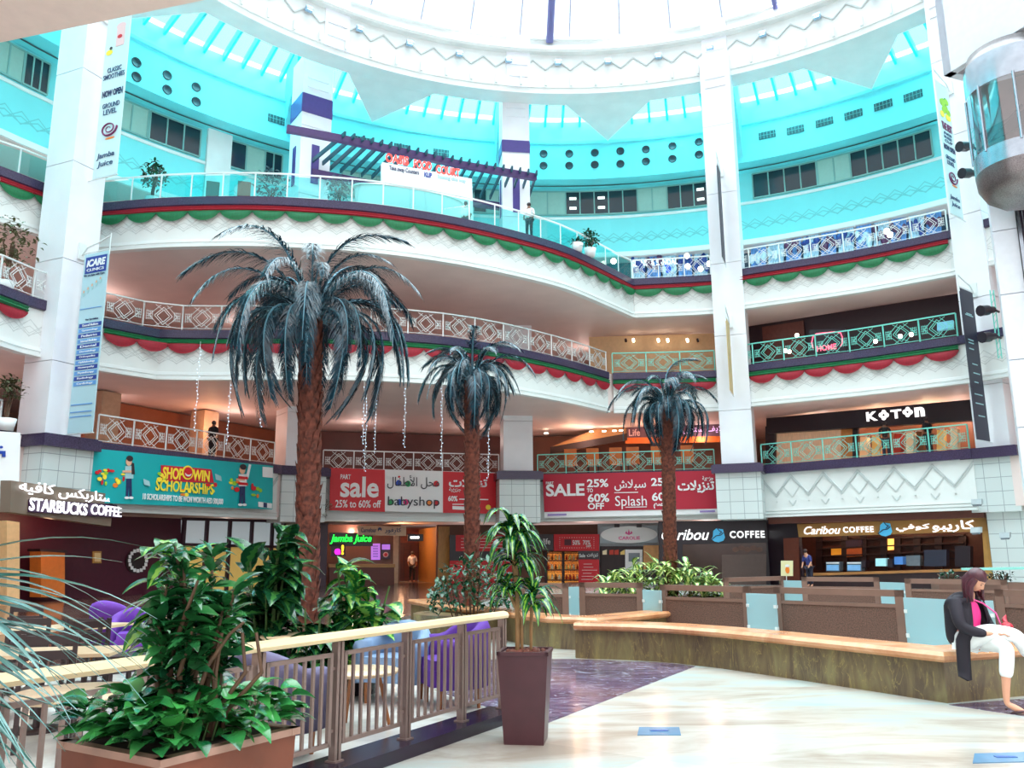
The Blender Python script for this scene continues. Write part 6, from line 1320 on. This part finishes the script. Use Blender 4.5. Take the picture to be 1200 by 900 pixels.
def rtable(label,px,Y,h,r,rect=None,rz=0,top=TT):
    p=aty(px,780,Y); t=thing('cafe_table',label,'table',(p.x,Y,ZC),R(rz)); b=MB()
    if rect: b.box((0,0,h-.015),(rect[0],rect[1],.03)); 
    else: b.lathe([(0,h),(r-.01,h),(r,h-.015),(r-.02,h-.035),(0,h-.035)],(0,0,0),28)
    b.build('table_top',top,t)
    if r and r<.45 and h<.6:
        for k in range(3): a=k*2.1; b=MB(); b.tube([(math.cos(a)*r*.5,math.sin(a)*r*.5,h-.03),(math.cos(a)*r*.8,math.sin(a)*r*.8,0)],.018,6); b.build('leg',WOODF,t)
    else:
        b=MB(); b.lathe([(0,.03),(.22,.02),(.22,0),(0,0)],(0,0,0),20); b.lathe([(.035,.02),(.03,h-.03)],(0,0,0),10); b.build('pedestal',TD,t)
    return t
rtable('low round coffee table between the grey-lavender and purple armchairs',420,7.9,.5,.37)
rtable('round cream topped table behind the handrail under the broad dark plant',338,9.3,.68,.31)
rtable('pale topped table with dark rim right behind the handrail at the left',98,5.6,.68,.4)
rtable('long oak table at the left among dark chairs',50,7.9,.68,0,(1.3,.7),10)
rtable('small oak table beside the violet armchair',100,10.6,.7,0,(.8,.6),-10)
rtable('oak table at the far left edge in front of the orange counter',15,10.,.7,0,(.9,.7),5)
def dchair(loc,rz):
    t=thing('cafe_chair','','chair',loc,rz); b=MB(); b.box((0,0,.44),(.42,.42,.04)); b.build('seat',TD,t)
    b=MB()
    for z in (.62,.74,.86): b.box((0,.2,z),(.38,.02,.07))
    b.box((-.19,.2,.66),(.035,.03,.5)); b.box((.19,.2,.66),(.035,.03,.5)); b.build('backrest',TD,t)
    for sx in (-1,1):
        for sy in (-1,1): b=MB(); b.box((sx*.18,sy*.18,.21),(.035,.035,.42)); b.build('leg',TD,t)
    return t
ch=None
for lab,px,Y,rz in (('at the near side of the long oak table',60,7.2,200),('beyond the long oak table, left',20,8.7,10),('beyond the long oak table, right',78,8.6,-10),('between the long oak table and the violet armchair',118,8.4,60),('beside the small oak table',150,9.6,-60),('between the handrail and the long oak table, by the canes',150,7.3,-70),('in front of the orange counter',35,11.2,180)):
    p=aty(px,780,Y); loc=(p.x,Y,ZC)
    if ch is None: q=ch=dchair(loc,R(rz))
    else: q=dup(ch,loc,R(rz))
    q['label']='dark slatted cafe chair '+lab
# ================================================================ people
SKN=mat('skin',(206,150,122),.5,var=.03); SKN2=mat('skin_dark',(128,84,62),.5,var=.03)
def skin(name,verts,edges,rad,m,parent,sub=2,root=0):
    me=bpy.data.meshes.new(name); me.from_pydata([tuple(v) for v in verts],edges,[]); me.materials.append(m); o=bpy.data.objects.new(name,me); COL.objects.link(o); o.parent=parent
    md=o.modifiers.new('skin','SKIN'); md.use_smooth_shade=True
    if not me.skin_vertices: 
        bpy.context.view_layer.update()
    sv=me.skin_vertices[0].data
    for i,r_ in enumerate(rad): sv[i].radius=(r_,r_) if isinstance(r_,(int,float)) else r_; sv[i].use_root=(i==root)
    s=o.modifiers.new('sub','SUBSURF'); s.levels=sub; s.render_levels=sub; return o
def chain(vs,es,rs,pts,rad,start=None):
    i0=start
    for p,r_ in zip(pts,rad):
        vs.append(Vector(p)); rs.append(r_); j=len(vs)-1
        if i0 is not None: es.append((i0,j))
        i0=j
    return i0
def woman():
    base=atz(1143,767,.53); base=Vector((base.x,base.y+.12,.555)); t=thing('person','woman in pink top, black cardigan and white trousers sitting on the stone bench','person',base,R(32))
    vs=[];es=[];rs=[]
    a=chain(vs,es,rs,[(0,.02,.1),(0,.03,.24),(0,0,.4),(0,-.04,.51),(0,-.075,.575),(0,-.1,.62)],[(.15,.12),(.12,.1),(.12,.09),(.08,.06),.045,.05])
    # legs
    for pts in (((.09,-.03,.08),(.03,-.24,.1),(-.06,-.43,.07),(-.1,-.42,-.13),(-.13,-.41,-.36),(-.14,-.41,-.46),(-.1,-.48,-.5),(-.08,-.55,-.53)),((-.09,-.03,.1),(-.02,-.25,.2),(.08,-.46,.19),(.17,-.5,.04),(.27,-.53,-.18),(.3,-.54,-.26),(.35,-.62,-.33),(.37,-.68,-.37))):
        i=chain(vs,es,rs,pts,[.09,.082,.058,.052,.036,.03,.034,.02],0)
    for s in (-1,1):
        sh=chain(vs,es,rs,[(s*.15,-.03,.5),(s*.21,-.06,.36),(s*.225,-.1,.26),(s*.13,-.24,.2),(s*.05,-.33,.2)],[.04,.036,.034,.03,.02],3)
    body=skin('body',vs,es,rs,SKN,t)
    # head
    hd=MB(); hc=Vector((0,-.155,.72)); tilt=Matrix.Rotation(R(38),3,'X'); n,m=20,16; V=[]
    for i in range(m+1):
        th=PI*i/m
        for k in range(n):
            a=2*PI*k/n; x=math.sin(th)*math.cos(a); y=math.sin(th)*math.sin(a); z=math.cos(th)
            w=.076*(1-.22*max(0,-z)); d=.095; fy=y*d
            if y<0:
                if z<-.3: fy*=.93
                fy-= .02*math.exp(-((x/.16)**2+((z+.15)/.2)**2)) ; fy+=.010*math.exp(-(((abs(x)-.38)/.18)**2+((z-.1)/.14)**2)); fy-=.006*math.exp(-((x/.3)**2+((z+.5)/.1)**2))
            V.append(hc+tilt@Vector((x*w,fy,z*.115)))
    F=[(i*n+k,(i+1)*n+k,(i+1)*n+(k+1)%n,i*n+(k+1)%n) for i in range(m) for k in range(n)]; hd.add(V,F,None,True)
    for s in (-1,1): hd.sphere(hc+tilt@Vector((s*.074,.0,-.01)),.022,8,6,(.4,.8,1.2))
    # merge head with body so that the figure is one mesh of skin: kept as face part
    hd.build('head',SKN,t)
    ft=MB()
    for s in (-1,1): ft.sphere(hc+tilt@Vector((s*.03,-.083,.012)),.011,8,6,(1.3,.5,.5)); ft.bar(hc+tilt@Vector((s*.018,-.09,.034)),hc+tilt@Vector((s*.046,-.082,.034)),.005,.004)
    ft.build('eyes',mat('eye_dark',(50,28,24),.4,var=0),t); mo=MB(); mo.sphere(hc+tilt@Vector((0,-.089,-.058)),.014,8,6,(1.4,.4,.35)); mo.build('mouth',mat('lip_rose',(176,76,80),.4,var=0),t)
    HRW=mat('hair_plum_brown',(74,26,40),.38,var=.3,scale=30,stretch=(6,6,1)); h=MB(); V=[];F=[]
    n,m=24,14
    for i in range(m+1):
        th=PI*.78*i/m
        for k in range(n):
            a=2*PI*k/n; x=math.sin(th)*math.cos(a); y=math.sin(th)*math.sin(a); z=math.cos(th); r_=1.13+.03*math.sin(k*5+i)
            p=Vector((x*.082*r_,y*.1*r_+.008,z*.12*r_+.006))
            if y<-.25 and z<.42: p=p*.86; 
            V.append(hc+tilt@p)
    h.add(V,[(i*n+k,(i+1)*n+k,(i+1)*n+(k+1)%n,i*n+(k+1)%n) for i in range(m) for k in range(n) if not (math.sin(2*PI*(k+.5)/n)<-.3 and math.cos(PI*.78*(i+.5)/m)<.35)],None,True)
    rr=random.Random(5)
    for k in range(46):
        a=R(rr.uniform(-25,205)); p0=hc+tilt@Vector((math.cos(a)*.07,math.sin(a)*.085,.04)); p1=hc+tilt@Vector((math.cos(a)*.1,math.sin(a)*.11,-.04)); p2=Vector((p1.x*1.05,p1.y+.01,p1.z-.09)); p3=Vector((p1.x*1.1,p1.y,.6-rr.uniform(.02,.1))); h.tube([p0,p1,p2,p3],[.016,.02,.018,.006],6)
    h.build('hair',HRW,t)
    # hands with fingers round the phone
    for s in (-1,1):
        vs=[];es=[];rs=[]; w0=Vector((s*.055,-.32,.2)); pm=Vector((s*.035,-.36,.195)); chain(vs,es,rs,[w0,pm,pm+Vector((-s*.005,-.03,0))],[(.02,.014),(.03,.014),(.028,.012)])
        for k in range(4):
            L=(.06,.07,.065,.05)[k]; b0=pm+Vector((s*(.022-.015*k)*1.,-.03,0)); chain(vs,es,rs,[b0,b0+Vector((-s*.01,-L*.4,.008)),b0+Vector((-s*.02,-L*.75,-.004)),b0+Vector((-s*.028,-L*.85,-.018))],[.0085,.008,.0075,.006],1)
        chain(vs,es,rs,[w0+Vector((-s*.02,-.01,.01)),w0+Vector((-s*.04,-.035,.022)),w0+Vector((-s*.045,-.065,.022))],[.011,.009,.007],0); skin('hand',vs,es,rs,SKN,t)
    # clothes
    vs=[];es=[];rs=[]; PKT=mat('top_pink',(226,44,130),.6,var=.04); chain(vs,es,rs,[(0,.0,.12),(0,0,.24),(0,-.03,.38),(0,-.05,.48),(0,-.075,.535)],[(.16,.135),(.14,.125),(.165,.14),(.12,.1),(.06,.06)]); skin('pink_top',vs,es,rs,PKT,t)
    vs=[];es=[];rs=[]; WT=mat('trousers_white',(232,236,236),.6,var=.03); chain(vs,es,rs,[(0,-.01,.09)],[(.13,.1)])
    for pts in (((.09,-.03,.09),(.03,-.24,.1),(-.06,-.435,.07),(-.1,-.425,-.13),(-.115,-.415,-.23)),((-.09,-.03,.11),(-.02,-.25,.205),(.08,-.465,.19),(.17,-.5,.04),(.205,-.51,-.03))): chain(vs,es,rs,pts,[.11,.1,.078,.07,.064],0)
    skin('white_trousers',vs,es,rs,WT,t)
    CBK=mat('cardigan_black',(24,18,32),.75,var=.1)
    vs=[];es=[];rs=[]; chain(vs,es,rs,[(0,.05,.03),(0,.1,.2),(0,.08,.38),(0,.045,.48)],[(.21,.14),(.175,.11),(.19,.11),(.18,.11)]); chain(vs,es,rs,[(.09,-.025,.545)],[.075],3); chain(vs,es,rs,[(-.09,-.025,.545)],[.075],3)
    for s in (-1,1): chain(vs,es,rs,[(s*.17,-.02,.485),(s*.23,-.055,.36),(s*.25,-.09,.255),(s*.16,-.22,.205),(s*.1,-.275,.2)],[.085,.075,.066,.052,.042],3)
    skin('black_cardigan',vs,es,rs,CBK,t)
    # hanging front edges of the cardigan
    d=MB()
    for s,zb in ((-1,-.3),(1,-.02)):
        V=[];n=10
        for i in range(n+1):
            q=i/n; z=.5+(zb-.5)*q; x=s*(.135+.05*math.sin(q*2.2)+.015*q); y=-.12-.02*math.sin(q*5) if q<.5 else -.1+.04*(q-.5)
            for k,(dx,dy) in enumerate(((-.035*s,-.02),(.03*s,-.012),(.075*s,.07),(.07*s,.085),(.02*s,.01),(-.035*s,-.005))): V.append((x+dx*(1-.35*q),y+dy,z+(.06*q*abs(dx)/.07)))
        k=6; d.add(V,[(i*k+j,i*k+(j+1)%k,(i+1)*k+(j+1)%k,(i+1)*k+j) for i in range(n) for j in range(k)]+[tuple(range(k)),tuple(n*k+j for j in range(k))[::-1]],None,True)
    V=[]
    d.sphere((0,.015,.525),.1,16,8,(1.85,.95,.62))
    d.build('cardigan_drape',CBK,t)
    # sandals with heel
    SH=mat('shoe_bronze',(96,70,74),.35,metal=.3)
    for (x,y,z,pr) in ((-.1,-.46,-.515,0),(.345,-.62,-.34,.2)):
        q=MB(); q.sphere((x,y-.03,z-.015),.05,10,6,(.75,1.75,.28),Matrix.Rotation(-.28-pr,3,'X')); q.tube([(x-.01,y+.07,z+.0),(x-.012,y+.085,z-.035 if z>-.5 else -.525)],[.014,.007],6); q.tube([(x-.035,y+.04,z+.03),(x,y+.0,z+.05),(x+.035,y+.04,z+.03)],.006,5); q.build('heeled_sandal',SH,t)
    # phone and bag are things of their own
    M=Matrix.Translation(base)@Matrix.Rotation(R(32),4,'Z')
    q=M@Vector((0,-.4,.215)); b=MB(); b.box((0,0,0),(.075,.14,.012),m=Matrix.Rotation(R(20),3,'X')); o=b.build('phone',mat('phone_white',(230,232,236),.3),loc=q,rz=R(32)); tag(o,'white mobile phone held in both hands by the seated woman','phone')
    q=M@Vector((.2,-.2,.19)); bg_=thing('handbag','small navy handbag with pink strap on the lap side of the seated woman','handbag',q,R(32)); b=MB(); b.box((0,0,.0),(.1,.2,.15),tp=.85); b.build('body',mat('bag_navy',(38,44,80),.45),bg_); b=MB(); b.tube([(0,-.06,.07),(-.02,-.03,.2),(-.12,.04,.3),(-.2,.1,.34)],.009,5); b.build('strap',PK,bg_)
    q=M@Vector((.16,-.34,.26)); sc_=thing('purse','red and white striped purse lying on the lap of the seated woman','purse',q,R(60)); b=MB(); b.sphere((0,0,0),.075,12,8,(1.3,.8,.6)); b.build('pouch',mat('purse_red',(190,40,60),.5,var=.4,scale=14,stretch=(8,1,1)),sc_); b=MB(); b.tube([(.06,0,.02),(.13,.02,.06),(.19,.0,.1)],[.02,.026,.008],6); b.build('bow',mat('purse_red',(190,40,60)),sc_)
    return t
woman()
def stander(label,px,py_head,Y,zf,top,leg,rz=180,H=1.7,bend=0,skinm=SKN2,hair=HR,carry=False):
    p=aty(px,py_head,Y); t=thing('person',label,'person',(p.x,Y,zf),R(rz)); k=H/1.7; S=lambda L:[tuple(c*k for c in v) for v in L]
    vs=[];es=[];rs=[]; chain(vs,es,rs,S([(0,0,.95),(0,0,1.12),(0,-.01-bend*.2,1.3),(0,-bend*.35,1.42),(0,-.02-bend*.45,1.5),(0,-.03-bend*.5,1.6)]),[.13,.11,.13,.09,.05,.085])
    for s in (-1,1):
        chain(vs,es,rs,S([(s*.09,0,.88),(s*.1,-.02,.5),(s*.1,.01,.08),(s*.11,-.12,.03)]),[.09,.06,.04,.03],0); chain(vs,es,rs,S([(s*.19,-bend*.3,1.38),(s*.23,-.02-bend*.3,1.12),(s*.2,-.14-bend*.3,.92),(s*.18,-.2-bend*.3,.86)]),[.05,.042,.032,.028],3)
    skin('body',vs,es,rs,skinm,t,1)
    vs=[];es=[];rs=[]; chain(vs,es,rs,S([(0,0,.92),(0,0,1.12),(0,-.01-bend*.2,1.3),(0,-bend*.35,1.42)]),[.15,.14,.155,.1]); 
    for s in (-1,1): chain(vs,es,rs,S([(s*.19,-bend*.3,1.38),(s*.23,-.02-bend*.3,1.12)]),[.065,.058],3)
    skin('shirt',vs,es,rs,top,t,1); vs=[];es=[];rs=[]; chain(vs,es,rs,S([(0,0,.93)]),[.15])
    for s in (-1,1): chain(vs,es,rs,S([(s*.09,0,.86),(s*.1,-.02,.5),(s*.1,.01,.1)]),[.1,.08,.065],0)
    skin('trousers',vs,es,rs,leg,t,1); h=MB(); h.sphere((0,(-.02-bend*.5)*k,1.635*k),.105*k,12,8,(.9,1,.95)); h.build('hair',hair,t); return t
PW=mat('shirt_white',(236,236,240),.6); PN=mat('cloth_navy',(30,32,54),.7); PBK=mat('cloth_black',(20,18,24),.7); PBL=mat('shirt_blue',(50,60,130),.6)
q=atz(621,273,Z3); stander('man in white shirt and dark patterned trousers leaning by the top balcony glass',620,243,q.y+.75,Z3,PW,PN,-20)
q=atz(546,254,Z3); stander('person with dark hair behind the white food court counter',546,230,q.y+2.4,Z3,PW,PN,0)
p=FA.pt(FA.hit(250,540,.9)[0],.9); stander('person in black standing behind the lattice railing above the teal banner',249,518,p.y,Z1,PBK,PBK,160)
p=FD.pt(FD.hit(1037,540,1.3)[0],1.5); stander('shopper in dark clothes with a patterned bag outside the fashion store, left one',1037,508,p.y,Z1,PBK,PN,150); 
p=FD.pt(FD.hit(1087,540,1.3)[0],1.5); stander('shopper in black outside the fashion store, right one',1087,503,p.y,Z1,PBK,PBK,200)
p=FD.pt(FD.hit(948,660,.2)[0],-.1); stander('barista customer in blue shirt bending at the left end of the coffee counter',948,660,p.y,0,PBL,PN,-60,1.65,.35,SKN)
p=FB.pt(FB.hit(483,680,6)[0],6); stander('person in pale shirt walking in the brown corridor',483,672,p.y,0,PW,PBK,10)
SKYE=3600
WORLD=7.6; EXPO=.1
for i in range(-1,9):
    a=20+i*24-12; p=pol(a,24.2,30.4); l=bpy.data.lights.new('skylight_daylight','AREA'); l.shape='RECTANGLE'; l.size=9.; l.size_y=7.; l.energy=SKYE; l.color=(1,1,1); o=bpy.data.objects.new('skylight_daylight',l); COL.objects.link(o); o.location=p
    o.rotation_euler=(R(-18),0,R(a)+PI/2)
# ================================================================ light and view
w=bpy.data.worlds.new('sky'); sc.world=w; w.use_nodes=True; nt=w.node_tree; N=nt.nodes; L=nt.links; bg=N['Background']
tc=N.new('ShaderNodeTexCoord'); sp=N.new('ShaderNodeSeparateXYZ'); L.new(tc.outputs['Generated'],sp.inputs[0])
cr_=N.new('ShaderNodeValToRGB'); e=cr_.color_ramp.elements; e[0].position=.0; e[0].color=(.2,.185,.185,1); e[1].position=.85; e[1].color=(.93,.98,1,1)
k=e.new(.2); k.color=(.16,.16,.16,1); k=e.new(.35); k.color=(.2,.2,.2,1); k=e.new(.62); k.color=(.22,.22,.22,1)
L.new(sp.outputs[2],cr_.inputs[0]); L.new(cr_.outputs[0],bg.inputs[0]); bg.inputs[1].default_value=WORLD
sc.view_settings.view_transform='Standard'; sc.view_settings.look='None'; sc.view_settings.gamma=1; sc.view_settings.exposure=EXPO
sc.view_settings.use_curve_mapping=False
cy=sc.cycles; cy.use_denoising=True; cy.max_bounces=8; cy.diffuse_bounces=5; cy.glossy_bounces=3; cy.transparent_max_bounces=12; cy.sample_clamp_indirect=8
cy.caustics_reflective=False; cy.caustics_refractive=False
